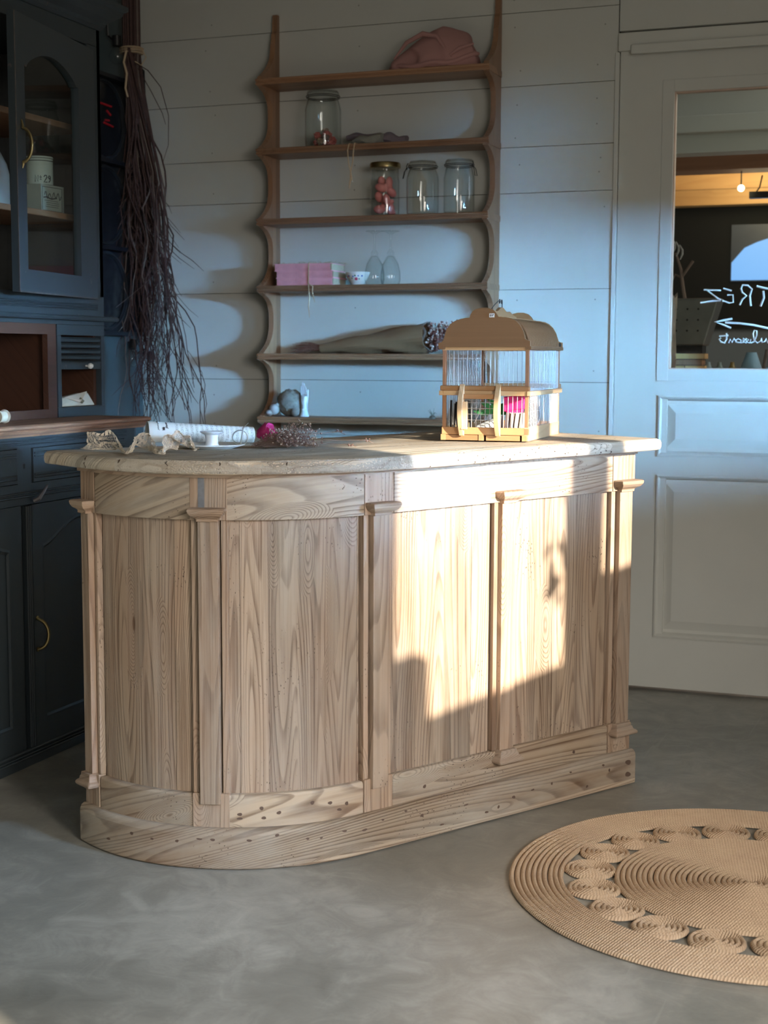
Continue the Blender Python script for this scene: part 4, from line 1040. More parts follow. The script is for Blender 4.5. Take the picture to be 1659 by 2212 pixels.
def bowl_and_glasses():
    c = (-1.892, 4.79, ST[3]); t = thing('flowered_bowl', 'small white porcelain bowl painted with pink and blue flowers', 'bowl', c)
    m = MB(c); m.lathe([(0, 0), (.022, 0), (.022, .004), (.024, .006), (.034, .022), (.042, .040), (.044, .046), (.042, .046), (.039, .040), (.030, .020), (.018, .009), (0, .008)], c, 32); m.build('bowl', PORCELAIN, t, smooth=True)
    m = MB(c)
    def dot(a, z, r, ci):
        rr = .0245 + (z - .006) * .50; p = Vector((c[0] + rr * math.cos(a), c[1] + rr * math.sin(a), c[2] + z)); m.cm = ci; m.ball(p, r, r, r, 8, 5)
    dot(-1.35, .022, .006, 0); dot(-1.65, .030, .0035, 1); dot(-1.15, .032, .003, 1); dot(-1.8, .024, .003, 2); dot(-1.05, .022, .003, 2); dot(-1.45, .033, .0035, 2); dot(-2.1, .032, .0035, 1); dot(-.8, .032, .0035, 1); dot(-2.3, .030, .003, 0)
    k = m.build('painted_flowers', [flat('painted_pink', (.6, .06, .16), .3), flat('painted_blue', (.08, .16, .45), .3), flat('painted_green', (.05, .22, .12), .3)], t)
    proto = None
    for i, (x, y, lab) in enumerate(((-1.828, 4.785, 'upside-down stemmed glass beside the flowered bowl'), (-1.774, 4.80, 'upside-down stemmed glass standing second from the flowered bowl'))):
        c = (x, y, ST[3])
        if proto is None:
            h = .185; t = thing('wine_glass', lab, 'glass', c, group='upside-down stemmed glasses')
            m = MB(c); prof = [(.031, 0), (.035, .02), (.034, .045), (.028, .072), (.017, .094), (.010, .102), (.013, .112), (.0045, .122), (.0038, .15), (.005, .172), (.016, .180), (.031, .183), (.031, .185), (0, .185)]
            inn = [(0, .100), (.010, .098), (.026, .072), (.032, .045), (.033, .02), (.0295, 0)]
            m.lathe(prof + inn[:0], c, 28)
            m = MB(c); m.lathe([(.0295, 0), (.031, 0), (.035, .02), (.034, .045), (.028, .072), (.017, .094), (.0105, .102), (.0135, .110), (.0045, .122), (.0038, .15), (.005, .172), (.016, .180), (.031, .183), (.031, .185), (.0005, .185), (.0005, .1), (.010, .098), (.026, .072), (.0325, .045), (.0335, .02)], c, 28, closed=True)
            m.build('glass', GLASS, t, smooth=True); proto = t
        else:
            q = copy_tree(proto); q.location = c; tag(q, lab, 'glass', 'upside-down stemmed glasses')
bowl_and_glasses()

def bouquet():
    z = ST[4]; c = (-1.85, 4.79, z); t = thing('dried_bouquet', 'dried pink flowers wrapped in brown kraft paper lying on the fifth shelf', 'bouquet', c)
    p0, p1 = Vector((-2.03, 4.79, z + .020)), Vector((-1.63, 4.785, z + .056)); d = (p1 - p0).normalized(); s = d.cross(Vector((0, 0, 1))).normalized(); up = s.cross(d)
    m = MB(c); rings = []
    for i in range(25):
        q = i / 24; p = p0.lerp(p1, q); r = .015 + .038 * q
        rings.append([p + s * math.cos(a) * r * 1.15 * (1 + .05 * math.sin(5 * a + q * 9)) + up * math.sin(a) * r * (1 + .09 * math.sin(3 * a + 14 * q) + .05 * mnoise.noise(Vector((q * 14, a * 2, 0)))) for a in [2 * math.pi * k / 26 for k in range(26)]])
    m.loft(rings, cap=False); m.build('kraft_wrap', KRAFT, t, solid=.0012)
    m = MB(c); rings = []
    for i in range(7):
        q = i / 6; p = p1 + d * (-.004 + .009 * q); r = .051 + .003 * q
        rings.append([p + s * math.cos(a) * r + up * math.sin(a) * r + d * .008 * math.sin(5 * a) for a in [2 * math.pi * k / 26 for k in range(26)]])
    m.loft(rings, cap=False); k = m.build('tissue_lining', flat('grey_tissue', (.30, .28, .26), .8), t, solid=.001)
    r = random.Random(31); m = MB(c)
    for i in range(60):
        a, q = r.uniform(0, 6.28), r.random() ** .5
        b = p0 + s * math.cos(a) * .012 * q + up * math.sin(a) * .012 * q
        e = b - d * r.uniform(.05, .12) + s * r.uniform(-.02, .02) + up * r.uniform(-.012, .022); e.z = max(e.z, z + .003)
        m.tube([b + d * .03, b, (b + e) / 2 + up * .004, e], [.0013, .0013, .0011, .0006], 4)
    k = m.build('dried_stems', flat('russet_stems', (.20, .085, .055), .8, var=.4, scale=90), t)
    m = MB(c)
    for i in range(700):
        a, q, f = r.uniform(0, 6.28), r.random() ** .5, r.random()
        p = p1 + d * (.004 + .115 * f) + s * math.cos(a) * (.046 + .006 * f) * q + up * math.sin(a) * (.047 + .004 * f) * q; p.y = min(p.y, 4.86)
        if p.z < z + .004: p.z = z + .004
        m.cm = 0 if r.random() < .6 else 1
        m.ball(p, r.uniform(.0022, .0046), n=6, m=4)
    k = m.build('tiny_blossoms', [flat('dusty_brown_pink_blossom', (.26, .13, .11), .8), flat('pale_blossom', (.56, .43, .38), .8)], t); k['kind'] = 'stuff'
bouquet()

def figurines():
    z = ST[5]; c = (-2.158, 4.775, z)
    t = thing('animal_figurine', 'grey textured curled animal figurine on the lowest shelf at the left', 'figurine', c)
    m = MB(c); m.ball((-2.148, 4.79, z + .048), .050, .042, .047, 28, 18, fn=lambda d: 1 + .09 * math.sin(d.x * 16 + d.z * 7) * math.sin(d.z * 17 + d.y * 9)); m.ball((-2.118, 4.765, z + .018), .018, .020, .018, 12, 8)
    m.build('body', flat('spined_grey_stone', (.27, .26, .235), .8, var=.75, scale=70, bump=.9, bs=140), t, smooth=True)
    m = MB(c); m.ball((-2.192, 4.745, z + .026), .019, .018, .019, 14, 9); m.ball((-2.206, 4.735, z + .014), .013, .012, .011, 12, 8); m.ball((-2.180, 4.742, z + .040), .007, .004, .007, 8, 6)
    k = m.build('head', flat('pale_grey_stone', (.46, .47, .47), .7), t, smooth=True)
    c = (-2.089, 4.775, z); t = thing('hand_ornament', 'white ceramic hand-shaped ornament standing beside the grey figurine', 'ornament', c)
    m = MB(c); x, y = c[0], c[1]
    m.lathe([(0, 0), (.0165, 0), (.018, .005), (.015, .010), (.0125, .018), (.0115, .024), (.013, .027), (.0115, .031), (.012, .045), (.0135, .060), (.0130, .072), (.006, .080), (0, .081)], c, 20)
    m.build('stem_and_palm', ENAMEL, t, smooth=True)
    m = MB(c)
    for dx, h, ln in ((-.009, .070, .036), (-.004, .074, .046), (.001, .072, .043), (.0055, .068, .036)):
        m.tube([(x + dx, y, z + h - .01), (x + dx * 1.1, y - .002, z + h + ln * .5), (x + dx * 1.0, y - .004, z + h + ln), (x + dx, y - .005, z + h + ln + .003)], [.0042, .0038, .0030, .001], 8)
    m.tube([(x + .010, y, z + .058), (x + .014, y - .002, z + .076), (x + .015, y - .003, z + .094), (x + .015, y - .003, z + .097)], [.0045, .0038, .003, .001], 8)
    m.build('fingers', ENAMEL, t, smooth=True)
    c = (-1.613, 4.785, z); m = MB(c); m.lathe([(0, 0), (.010, 0), (.012, .006), (.006, .012), (.003, .013)], (c[0], c[1], z), 12)
    for k in range(6):
        a = k * 1.05; m.tube([(c[0], c[1], z + .010), (c[0] + .010 * math.cos(a), c[1] + .006 * math.sin(a), z + .022), (c[0] + .016 * math.cos(a), c[1] + .008 * math.sin(a), z + .018 + .004 * k)], [.0014, .0012, .0006], 5)
    tag(m.build('trinket', flat('tarnished_silver_gilt', (.33, .34, .30), .4, .5)), 'tiny tarnished twisted trinket alone on the lowest shelf', 'trinket')
figurines()

# ------------------------------------------------------------------ things on the counter
def on_counter():
    # scroll
    def scroll_mat():
        t = NT('handwritten_paper'); u, v = t.uv(); o = t.obj()
        # u along the scroll (0..1), v around (0..1): lines of writing run around the roll
        ln = t.math('FRACT', t.math('MULTIPLY', u, 21)); band = t.ramp(ln, [(.0, 0.0), (.22, 1.0), (.62, 1.0), (.75, 0.0)])
        wr = t.noise(t.comb(t.math('MULTIPLY', u, 190), t.math('MULTIPLY', v, 95), 0), 1.0, 3, .6, 1.2)
        ink = t.math('MULTIPLY', t.ramp(wr, [(.52, 0.0), (.57, 1.0)]), band); ink = t.math('MULTIPLY', ink, t.ramp(u, [(.22, 0.0), (.25, .9)]))
        n = t.noise(o, 9, 4); c = t.mix(n, (.50, .53, .52), (.66, .68, .64)); c = t.mix(ink, c, (.10, .085, .08))
        return t.out(c, .75)
    a, b = Vector(CW(-.195, .600, .944)), Vector(CW(.055, .515, .932))
    d = (b - a).normalized(); up = Vector((0, 0, 1)); s = d.cross(up).normalized()
    t = thing('paper_scroll', 'rolled sheet of old handwritten paper lying across the counter', 'scroll', tuple((a + b) / 2))
    m = MB((a + b) / 2)
    def fn(u, v):
        th = -.5 + v * 2 * math.pi * 1.35; r = .0265 - .0022 * v - .006 * u; p = a.lerp(b, u)
        return p + s * math.cos(th) * r + up * math.sin(th) * r
    m.grid(fn, 40, 60); m.build('sheet', scroll_mat(), t, smooth=True)
    m = MB((a + b) / 2)
    def P(u, th, rr=.0268):
        p = a.lerp(b, u); return p + (s * math.cos(th) + up * math.sin(th)) * (rr - .006 * u)
    def word(u, th0, w, h, seed, r=.0007):
        rr = random.Random(seed); pts = []
        for i in range(34): pts.append(P(u + h * (math.sin(i * 1.25 + seed) * (1 if i % 7 else 2.0)), th0 + w * i / 33))
        m.tube(pts, r, 4)
    word(.085, .25, 1.15, .006, 1, .0005); word(.165, .45, .75, .008, 2, .0006); word(.135, .25, .3, .010, 4, .0005)
    m.build('heading_script', INK, t)
    # sheets lying flat below
    m = MB(CW(-.1, .42)); q = [CW(-.17, .55, .9085), CW(-.20, .36, .9085), CW(.03, .22, .9085), (CW(.09, .38, .9085))]; m.hexa([Vector(p) for p in q], [Vector(p) + Vector((0, 0, .0012)) for p in q])
    tag(m.build('loose_sheet', flat('aged_brown_paper', (.42, .36, .27), .8)), 'aged brown sheet lying flat under the scroll and candle holder', 'paper')
    # candle holder
    c = Vector(CW(-.125, .42, .9105)); t = thing('candle_holder', 'pale blue-white enamel chamberstick with saucer and ring handle', 'candle holder', tuple(c), CROT)
    m = MB(); m.lathe([(0, 0), (.050, 0), (.056, .002), (.078, .008), (.079, .010), (.077, .011), (.055, .005), (0, .004)], (0, 0, 0), 48); m.build('saucer', ENAMEL, t, smooth=True)
    m = MB(); m.lathe([(.017, .003), (.0165, .008), (.015, .013), (.015, .026), (.017, .032), (.026, .037), (.028, .039), (.026, .0405), (.014, .0385), (.013, .030), (.0125, .012), (0, .012)], (0, 0, 0), 36); m.build('candle_cup', ENAMEL, t, smooth=True)
    m = MB(); L = Matrix.Rotation(-CROT + R(20), 3, 'Z')
    pts = [L @ Vector((.068 - .018 * math.cos(a_) , -.002, .026 + .017 * math.sin(a_))) for a_ in [R(-100) + R(370) * i / 24 for i in range(25)]]
    pts += [L @ Vector((.075, -.004, .050)), L @ Vector((.087, -.006, .060))]
    m.tube(pts, [.0018] * 25 + [.0018, .001], 8); m.build('ring_handle', flat('grey_metal_ring', (.45, .50, .50), .35, .7), t, smooth=True)
    # lace
    t = None
    path = [Vector(CW(-.40, .535, .908)), Vector(CW(-.405, .47, .914)), Vector(CW(-.37, .42, .918)), Vector(CW(-.40, .34, .912)), Vector(CW(-.36, .36, .930)), Vector(CW(-.32, .37, .926)), Vector(CW(-.35, .28, .912)), Vector(CW(-.31, .29, .925)), Vector(CW(-.28, .285, .934)), Vector(CW(-.255, .29, .925))]
    def cat(q):
        n = len(path) - 1; x = q * n; i = min(int(x), n - 1); f = x - i
        p = [path[max(0, i - 1)], path[i], path[i + 1], path[min(n, i + 2)]]
        return .5 * ((2 * p[1]) + (p[2] - p[0]) * f + (2 * p[0] - 5 * p[1] + 4 * p[2] - p[3]) * f * f + (3 * p[1] - p[0] - 3 * p[2] + p[3]) * f ** 3)
    m = MB(path[4]); mb_ = MB(path[4]); NU, NV = 210, 13; V = []
    for i in range(NU):
        q = i / (NU - 1); p = cat(q)
        tw = .9 * math.sin(q * 11) + .5; side = Vector((math.cos(tw) * .6, -math.cos(tw) * .8, .36 + .34 * math.sin(q * 17))).normalized()
        wd = .046 * (1 if q > .06 else .4 + q * 8)
        for j in range(NV):
            f = j / (NV - 1)
            sc_ = 1 + (.10 * abs(math.sin(q * 70)) if j == NV - 1 else 0)
            P_ = p + side * f * wd * sc_ + Vector((.005 * math.sin(j * .6 + q * 50), .005 * math.cos(j * .5 + q * 38), .0045 * math.sin(j * .8 + q * 60)))
            P_.x += .0012 * math.sin(i * 2.1 + j * 1.7); P_.y += .0012 * math.cos(i * 1.3 + j * 2.3)
            P_.z = max(P_.z - .004, .9085); V.append(P_)
    F = []; G = []
    for i in range(NU - 1):
        for j in range(NV - 1):
            a_ = i * NV + j; quad = (a_, a_ + NV, a_ + NV + 1, a_ + 1)
            if (i % 14 in (6, 7, 8)) and 4 < j < 8: continue
            F.append(quad)
            if j in (0, NV - 2, 4) and i % 3: G.append(quad)
            elif (i % 14 in (2, 3, 10, 11)) and j in (6, 7): G.append(quad)
    m.add(V, F); mb_.add(V, G)
    lm = flat('ecru_lace_thread', (.68, .60, .49), .85, bs=500, bump=.5, var=.2, scale=90)
    lt = thing('lace_ribbon', 'crumpled ecru lace ribbon at the rounded end of the counter top', 'lace', tuple(path[4]))
    ob = m.build('netting', lm, lt); md = ob.modifiers.new('wire', 'WIREFRAME'); md.thickness = .0011; md.use_replace = True; md.use_even_offset = False
    mb_.build('woven_motifs', lm, lt, solid=.0009)
    # magenta rose
    c = Vector(CW(.082, .50, .936)); t = thing('dried_rose', 'single dried magenta rose between the scroll and the dried flowers', 'flower', tuple(c))
    m = MB(c)
    for k in range(9):
        a0 = k * 2.4; r0 = .007 + .0013 * k
        def pet(u, v, a0=a0, r0=r0):
            a_ = a0 + (u - .5) * 2.0; rr = r0 * (1.0 + .55 * v) * (1 - .10 * abs(u - .5)); z_ = -.016 + .034 * v + .003 * math.sin(9 * u + a0)
            q = Vector((rr * math.cos(a_), rr * math.sin(a_), z_)); q = Matrix.Rotation(R(62), 3, 'Y') @ q; return c + q
        m.grid(pet, 9, 6)
    m.build('petals', flat('magenta_petals', (.45, .03, .16), .6, var=.35, scale=60), t, smooth=True, solid=.0006)
    m = MB(c); b0 = c + Matrix.Rotation(R(62), 3, 'Y') @ Vector((0, 0, -.015)); e = Vector(CW(-.03, .34, .912)); m.tube([b0, (b0 + e) / 2 + Vector((0, 0, -.003)), e], .0016, 6); m.build('stem', flat('dry_green_stem', (.13, .12, .07), .8), t)
    # dried flower sprays
    r = random.Random(77); base = Vector(CW(-.05, .33, .915)); t = thing('dried_flower_spray', 'wispy brown-pink dried flower spray lying on the counter', 'dried flowers', tuple(base))
    m = MB(base); mb2 = MB(base); dirv = (Vector(CW(.12, .26, .93)) - base).normalized()
    for i in range(120):
        st_ = base + Vector((r.uniform(-.02, .02), r.uniform(-.02, .02), r.uniform(0, .01))); p = st_.copy(); dd = (dirv + Vector((r.uniform(-.5, .5), r.uniform(-.5, .5), r.uniform(-.12, .30)))).normalized(); pts = [p.copy()]
        for k in range(r.randrange(4, 8)):
            p = p + dd * r.uniform(.012, .026); dd = (dd + Vector((r.uniform(-.3, .3), r.uniform(-.3, .3), r.uniform(-.25, .15)))).normalized(); p.z = max(p.z, .911); pts.append(p.copy())
            if k > 1:
                for _ in range(2):
                    b = p + Vector((r.uniform(-.008, .008), r.uniform(-.008, .008), r.uniform(-.001, .010))); b.z = max(b.z, .911); m.tube([p, b], .00035, 3)
                    mb2.cm = 0 if r.random() < .6 else 1; mb2.ball(b, r.uniform(.0013, .0030), n=5, m=3)
        m.tube(pts, .0005, 3)
    for (s_, t_, h_) in ((.16, .30, .945), (.20, .24, .925), (.135, .22, .918)):
        e = Vector(CW(s_, t_, h_)); mid = base.lerp(e, .6) + Vector((0, 0, .006)); tip = e + Vector((.01, .015, -.008)); m.tube([base, mid, e, tip], .0007, 4)
        for k in range(5): mb2.cm = 0; mb2.ball(e + Vector((r.uniform(-.008, .008), r.uniform(-.008, .008), r.uniform(-.005, .005))), .0026, .0012, .0018, 6, 4)
    m.build('stems', flat('brown_dry_stems', (.17, .11, .085), .85), t)
    k = mb2.build('buds', [flat('brown_pink_buds', (.17, .105, .09), .85), flat('mauve_buds', (.40, .32, .27), .85)], t); k['kind'] = 'stuff'
on_counter()

# ------------------------------------------------------------------ bird cage
CL = (-1.158, 3.508, .9125); CR = R(3.0); CWd, CD = .222, .405
def cage():
    t = thing('bird_cage', 'wooden bird cage with domed slatted roof and wire bars on the counter', 'bird cage', CL, CR)
    W, D = CWd, CD
    k = .00026
    X = lambda px: (px - 193) * k
    Z = lambda py: (1440 - py) * k
    # base rails and drawers
    m = MB(); m.box(0, W, 0, .012, .0145, .0325); m.box(0, W, D - .012, D, .0, .034)
    m.build('base_rail', CAGEWOOD, t, grain='x', bevel=.001)
    for x in (0, W - .012):
        m = MB(); m.box(x, x + .012, .0125 if x == 0 else 0, D - .0125 if x == 0 else D, 0, .034); m.build('base_side', CAGEPALE, t, grain='y', bevel=.001)
    m = MB(); m.box(.012, W - .012, .012, D - .012, .012, .016); m.build('floor_board', CAGEWOOD, t, grain='y')
    for x0, x1 in ((.002, .094), (.114, .200)):
        m = MB(); m.box(x0, x1, .001, .014, .0, .0135); m.build('tray_front', CAGEWOOD, t, grain='x', bevel=.0008)
    for x in (-.002, .096, .206):
        m = MB(); m.box(x, x + .012, -.001, .012, 0, .0145); m.build('front_foot', CAGEWOOD, t, grain='z')
    # corner posts
    for x in (.001, W - .010):
        for y in (.001, D - .010):
            m = MB(); m.box(x, x + .009, y, y + .009, .03, .236); m.build('corner_post', BEAM, t, bevel=.0008)
    # waist rails
    m = MB(); m.box(-.004, W + .003, -.006, .006, .124, .1365); m.build('front_rail', CAGEWOOD, t, grain='x', bevel=.003)
    m = MB(); m.box(-.004, W + .003, D - .006, D + .006, .124, .1365); m.build('rear_rail', CAGEPALE, t, grain='x', bevel=.003)
    for x in (-.006, W - .004):
        m = MB(); m.box(x, x + .010, -.008, D + .006, .112, .1238); m.build('side_rail', CAGEPALE, t, grain='y', bevel=.0015)
    m = MB(); m.box(.004, W - .004, -.003, .008, .112, .1238); m.build('front_ledge', CAGEPALE, t, grain='x', bevel=.001)
    # upper rails
    for x in (-.006, W - .008):
        m = MB(); m.box(x, x + .014, -.010, D + .012, .226, .2345); m.build('eave_rail', CAGEDARK, t, grain='y', bevel=.001)
    m = MB(); m.box(0, W, -.001, .008, .224, .233); m.box(0, W, D - .008, D + .001, .224, .233); m.build('top_rail', CAGEPALE, t, grain='x', bevel=.0008)
    # domed end boards
    px = [(165, 545), (165, 512), (200, 502), (222, 478), (232, 425), (250, 375), (285, 330), (330, 300), (385, 282), (440, 272), (478, 270), (486, 240), (505, 210), (540, 188), (590, 177), (650, 177), (700, 192), (735, 222), (760, 262), (830, 266), (885, 276), (930, 298), (970, 335), (1000, 385), (1016, 430), (1024, 470), (1050, 484), (1076, 490), (1076, 545)]
    poly = [(X(a) * .985, Z(b)) for a, b in px]
    def endboard(y0, y1, mat):
        m = MB(); cx = sum(p[0] for p in poly) / len(poly)
        # fan about a base midpoint keeps the concave outline clean
        cpt = (X(620), Z(540)); n = len(poly)
        v = [(p[0], y0, p[1]) for p in poly] + [(p[0], y1, p[1]) for p in poly] + [(cpt[0], y0, cpt[1]), (cpt[0], y1, cpt[1])]
        f = []
        for i in range(n - 1):
            f += [(2 * n, i, i + 1), (2 * n + 1, n + i + 1, n + i), (i, n + i, n + i + 1, i + 1)]
        f += [(0, 2 * n, n - 1), (n, 2 * n - 1, 2 * n + 1), (0, n - 1, 2 * n - 1, n)]
        m.add(v, f); return m.build('end_board', mat, t, grain='x')
    endboard(-.012, -.003, CAGEDARK); endboard(D + .003, D + .012, CAGEWOOD)
    # roof: curved rods, top board, crest
    dome = [(W - .004, .2345), (W - .006, .252), (W - .012, .270), (W - .022, .284), (W - .036, .294), (W - .054, .300), (W - .072, .3025), (W - .085, .303)]
    rod = None
    for side in (0, 1):
        for i in range(28):
            y = .014 + i * (D - .028) / 27
            if rod is None:
                m = MB(); m.tube([(a, 0, b) for a, b in dome], .0031, 6); rod = m.build('roof_rod', CAGEDARK, t, smooth=True); q = rod
            else: q = rod.copy(); col.objects.link(q)
            q.location = (0, y, 0) if side == 0 else (W, y, 0)
            if side: q.scale = (-1, 1, 1)
    m = MB(); m.box(.070, W - .070, -.003, D + .003, .302, .307); m.build('ridge_board', CAGEPALE, t, grain='y', bevel=.001)
    m = MB(); n = 30; top = []
    for i in range(n + 1):
        q = i / n; y = .04 + q * (D - .11); h = .307 + .012 + .016 * math.exp(-((q - .42) / .16) ** 2) + .006 * math.exp(-((q - .12) / .07) ** 2) + .007 * math.exp(-((q - .72) / .08) ** 2) - .004 * smoothstep(.8, 1, q); top.append((y, h))
    rings = [[(W / 2 - .004, y, .306), (W / 2 + .004, y, .306), (W / 2 + .004, y, h), (W / 2 - .004, y, h)] for y, h in top]
    m.loft(rings); m.build('crest', CAGEWOOD, t, grain='y')
    m = MB(); pts = [(W / 2, .03, .318), (W / 2, .09, .338), (W / 2, .13, .349), (W / 2, .145, .352)]
    for a in range(9): pts.append((W / 2, .150 + .005 * math.sin(a * .8), .350 - .005 * math.cos(a * .8)))
    m.tube(pts, .0013, 6)
    m.tube([(W / 2 + .002, .165 + .005 * math.cos(a * .7), .349 + .005 * math.sin(a * .7)) for a in range(10)] + [(W / 2 + .002, .168, .330)], .0013, 6)
    k2 = m.build('carry_handle', DARKWIRE, t, smooth=True)
    for p in ((W - .002, -.002), (W - .002, D + .004), (.002, -.002)):
        m = MB(); m.lathe([(.003, .236), (.0045, .240), (.0045, .243), (.002, .247), (0, .2475)], (p[0], p[1], 0), 12); m.build('finial', DARKWIRE, t, smooth=True)
    # wire bars
    bar = None
    def addbar(x, y):
        nonlocal bar
        if bar is None:
            m = MB(); m.tube([(0, 0, .026), (0, 0, .236)], .0008, 6); bar = m.build('wire_bar', STEEL, t, smooth=True); bar.location = (x, y, 0)
        else: q = bar.copy(); col.objects.link(q); q.location = (x, y, 0)
    for i in range(17): addbar(.018 + i * (W - .036) / 16, .004)
    for i in range(16): addbar(.018 + i * (W - .036) / 15, D - .004)
    for i in range(28):
        y = .016 + i * (D - .032) / 27; addbar(W - .003, y); addbar(.003, y)
    # front feeder: two crescent cheeks with cross pieces
    for x in (X(380), X(735)):
        m = MB(); pts = []
        for i in range(15):
            q = i / 14; z = .012 + .128 * q; b = .030 * math.sin(math.pi * min(1, q * .95 + .05)) ** .8; pts.append((x, z, b))
        rings = [[(x, -.006 - b, z), (x + .012, -.006 - b, z), (x + .012, -.006, z), (x, -.006, z)] for x, z, b in pts]
        m.loft(rings); m.build('feeder_cheek', CAGEPALE, t, bevel=.001)
    m = MB(); m.box(X(400), X(740), -.018, -.008, Z(1040), Z(995)); m.build('feeder_crossbar', CAGEWOOD, t, grain='x', bevel=.0008)
    m = MB(); m.box(X(410), X(468), -.026, -.016, Z(1330), Z(1065)); m.build('feeder_upright', CAGEPALE, t, bevel=.001)
    m = MB()
    for z in (Z(1075), Z(1130), Z(1185), Z(1240)): m.tube([(X(470), -.018, z), (X(740), -.018, z)], .0008, 5)
    m.tube([(X(600), -.022, Z(1080)), (X(585), -.024, Z(1180)), (X(540), -.024, Z(1270))], .0009, 5)
    m.build('feeder_wire', STEEL, t)
    # small price sticker with figures
    m = MB(); m.box(X(664), X(716), -.0132, -.0118, Z(268), Z(230)); st = m.build('price_sticker', WHITEPAPER, t, bevel=.001)
    m = MB(); f = lambda x, z: (X(x), -.0136, Z(z))
    m.tube([f(686, 236), f(676, 246), f(674, 256), f(682, 258), f(686, 251), f(678, 248)], .0006, 4); m.tube([f(696, 241), f(690, 249), f(695, 257), f(701, 249), f(696, 241)], .0006, 4); m.tube([f(712, 236), f(706, 239), f(706, 246), f(712, 248)], .0005, 4); m.tube([f(703, 242), f(710, 242)], .0004, 4)
    m.build('price_writing', INK, st)
cage()
def cage_contents():
    def L(x, y, z):
        return Vector((CL[0] + x * math.cos(CR) - y * math.sin(CR), CL[1] + x * math.sin(CR) + y * math.cos(CR), CL[2] + z))
    # books leaning behind the right part of the front
    cols = [(.62, .48, .42), (.50, .42, .38), (.66, .56, .50), (.45, .40, .36)]
    labs = ['leftmost', 'second from the left', 'third from the left', 'rightmost']
    for i in range(4):
        c = L(.152 + i * .0125, .045, .0165); m = MB(); m.hexa([(-.004, 0, 0), (.005, 0, 0), (.005, .05, 0), (-.004, .05, 0)], [(.003, 0, .052), (.012, 0, .052), (.012, .05, .052), (.003, .05, .052)])
        ob = m.build('booklet', flat('booklet_cover_%s' % 'abcd'[i], cols[i], .7), bevel=.0008); ob.location = c; ob.rotation_euler = (0, 0, CR); tag(ob, '%s of the four pale leaning booklets in the cage' % labs[i], 'booklet', 'booklets leaning in the cage')
    c = L(.168, .075, .0165); m = MB(c); pk = flat('hot_pink_paper', (.72, .03, .20), .55, var=.2)
    m.hexa([L(.145, .06, .070), L(.195, .06, .078), L(.195, .10, .078), L(.145, .10, .070)], [L(.142, .06, .108), L(.200, .06, .112), L(.200, .10, .112), L(.142, .10, .108)]); m.hexa([L(.150, .064, .060), L(.188, .064, .064), L(.188, .09, .064), L(.150, .09, .060)], [L(.150, .064, .074), L(.192, .064, .080), L(.192, .09, .080), L(.150, .09, .074)])
    m.hexa([L(.155, .070, .0165), L(.185, .070, .0165), L(.185, .11, .0165), L(.155, .11, .0165)], [L(.15, .070, .062), L(.19, .070, .062), L(.19, .11, .062), L(.15, .11, .062)])
    tag(m.build('pink_packet', pk, bevel=.003), 'hot pink packet standing behind the booklets in the cage', 'packet')
    c = L(.11, .09, .0165); t = thing('leafy_sprig', 'bright green artificial leaves in the middle of the cage', 'leaves', tuple(c)); m = MB(c); r = random.Random(3)
    for k in range(12):
        a = r.uniform(-.6, 3.7); ln = r.uniform(.03, .05); b = L(.112 + r.uniform(-.01, .02), .09, .060 + r.uniform(0, .02)); d = Vector((math.cos(a), r.uniform(-.3, .3), abs(math.sin(a)) * .6)); s_ = Vector((-d.z, .2, d.x)).normalized()
        m.grid(lambda u, v, b=b, d=d, s_=s_, ln=ln: b + d * ln * u + s_ * (v - .5) * .014 * math.sin(math.pi * min(1, u * .95 + .05)), 6, 3)
    m.build('leaves', flat('bright_green_leaf', (.06, .36, .12), .5, var=.2), t, solid=.0006)
    m = MB(c); m.tube([L(.11, .09, .0165), L(.112, .09, .07)], .002, 6); m.build('stalk', flat('green_stalk', (.05, .2, .08), .6), t)
    c = L(.10, .05, .0165); m = MB(c); m.hexa([L(.07, .045, .0165), L(.14, .035, .0165), L(.14, .085, .0165), L(.07, .085, .0165)], [L(.075, .065, .035), L(.14, .060, .062), L(.14, .085, .062), L(.075, .085, .035)])
    tag(m.build('white_packet', flat('crinkled_white_paper', (.70, .76, .82), .5, bump=.7, bs=50), bevel=.002), 'crinkled white packet behind the feeder of the cage', 'packet')
    r = random.Random(12)
    for k in range(7):
        c = L(.018 + k * .0085, .022 + .004 * (k % 2), .0165); t = thing('pencil', '%s black pencil with a light tip in the cage left corner' % ['leftmost', 'second', 'third', 'middle', 'fifth', 'sixth', 'rightmost'][k], 'pencil', tuple(c), group='black pencils in the cage')
        m = MB(c); e = c + Vector((r.uniform(-.004, .004), .004, .080 + r.uniform(-.008, .008))); m.tube([c + Vector((0, 0, .014)), e], .0027, 6); m.build('shaft', BLACK, t)
        m = MB(c); m.tube([c, c + Vector((0, 0, .015))], .0028, 6); q = m.build('tip', flat('yellow_tip', (.85, .70, .05), .4) if k in (0, 4) else WHITEPAPER, t)
    c = L(.165, .20, .0625); t = thing('woven_ball', 'grey wicker ball behind the side bars of the cage', 'ball', tuple(c)); m = MB(c); m.ball(c, .044, n=24, m=16); m.build('core', flat('grey_core', (.20, .21, .22), .8), t, smooth=True)
    m = MB(c)
    for k in range(22):
        ax = Vector((r.gauss(0, 1), r.gauss(0, 1), r.gauss(0, 1))).normalized(); u_ = ax.orthogonal().normalized(); v_ = ax.cross(u_)
        m.tube([c + (u_ * math.cos(a) + v_ * math.sin(a)) * .0455 for a in [2 * math.pi * i / 24 for i in range(25)]], .0012, 4, cap=False)
    m.build('wicker_strands', flat('grey_wicker', (.48, .50, .52), .7), t)
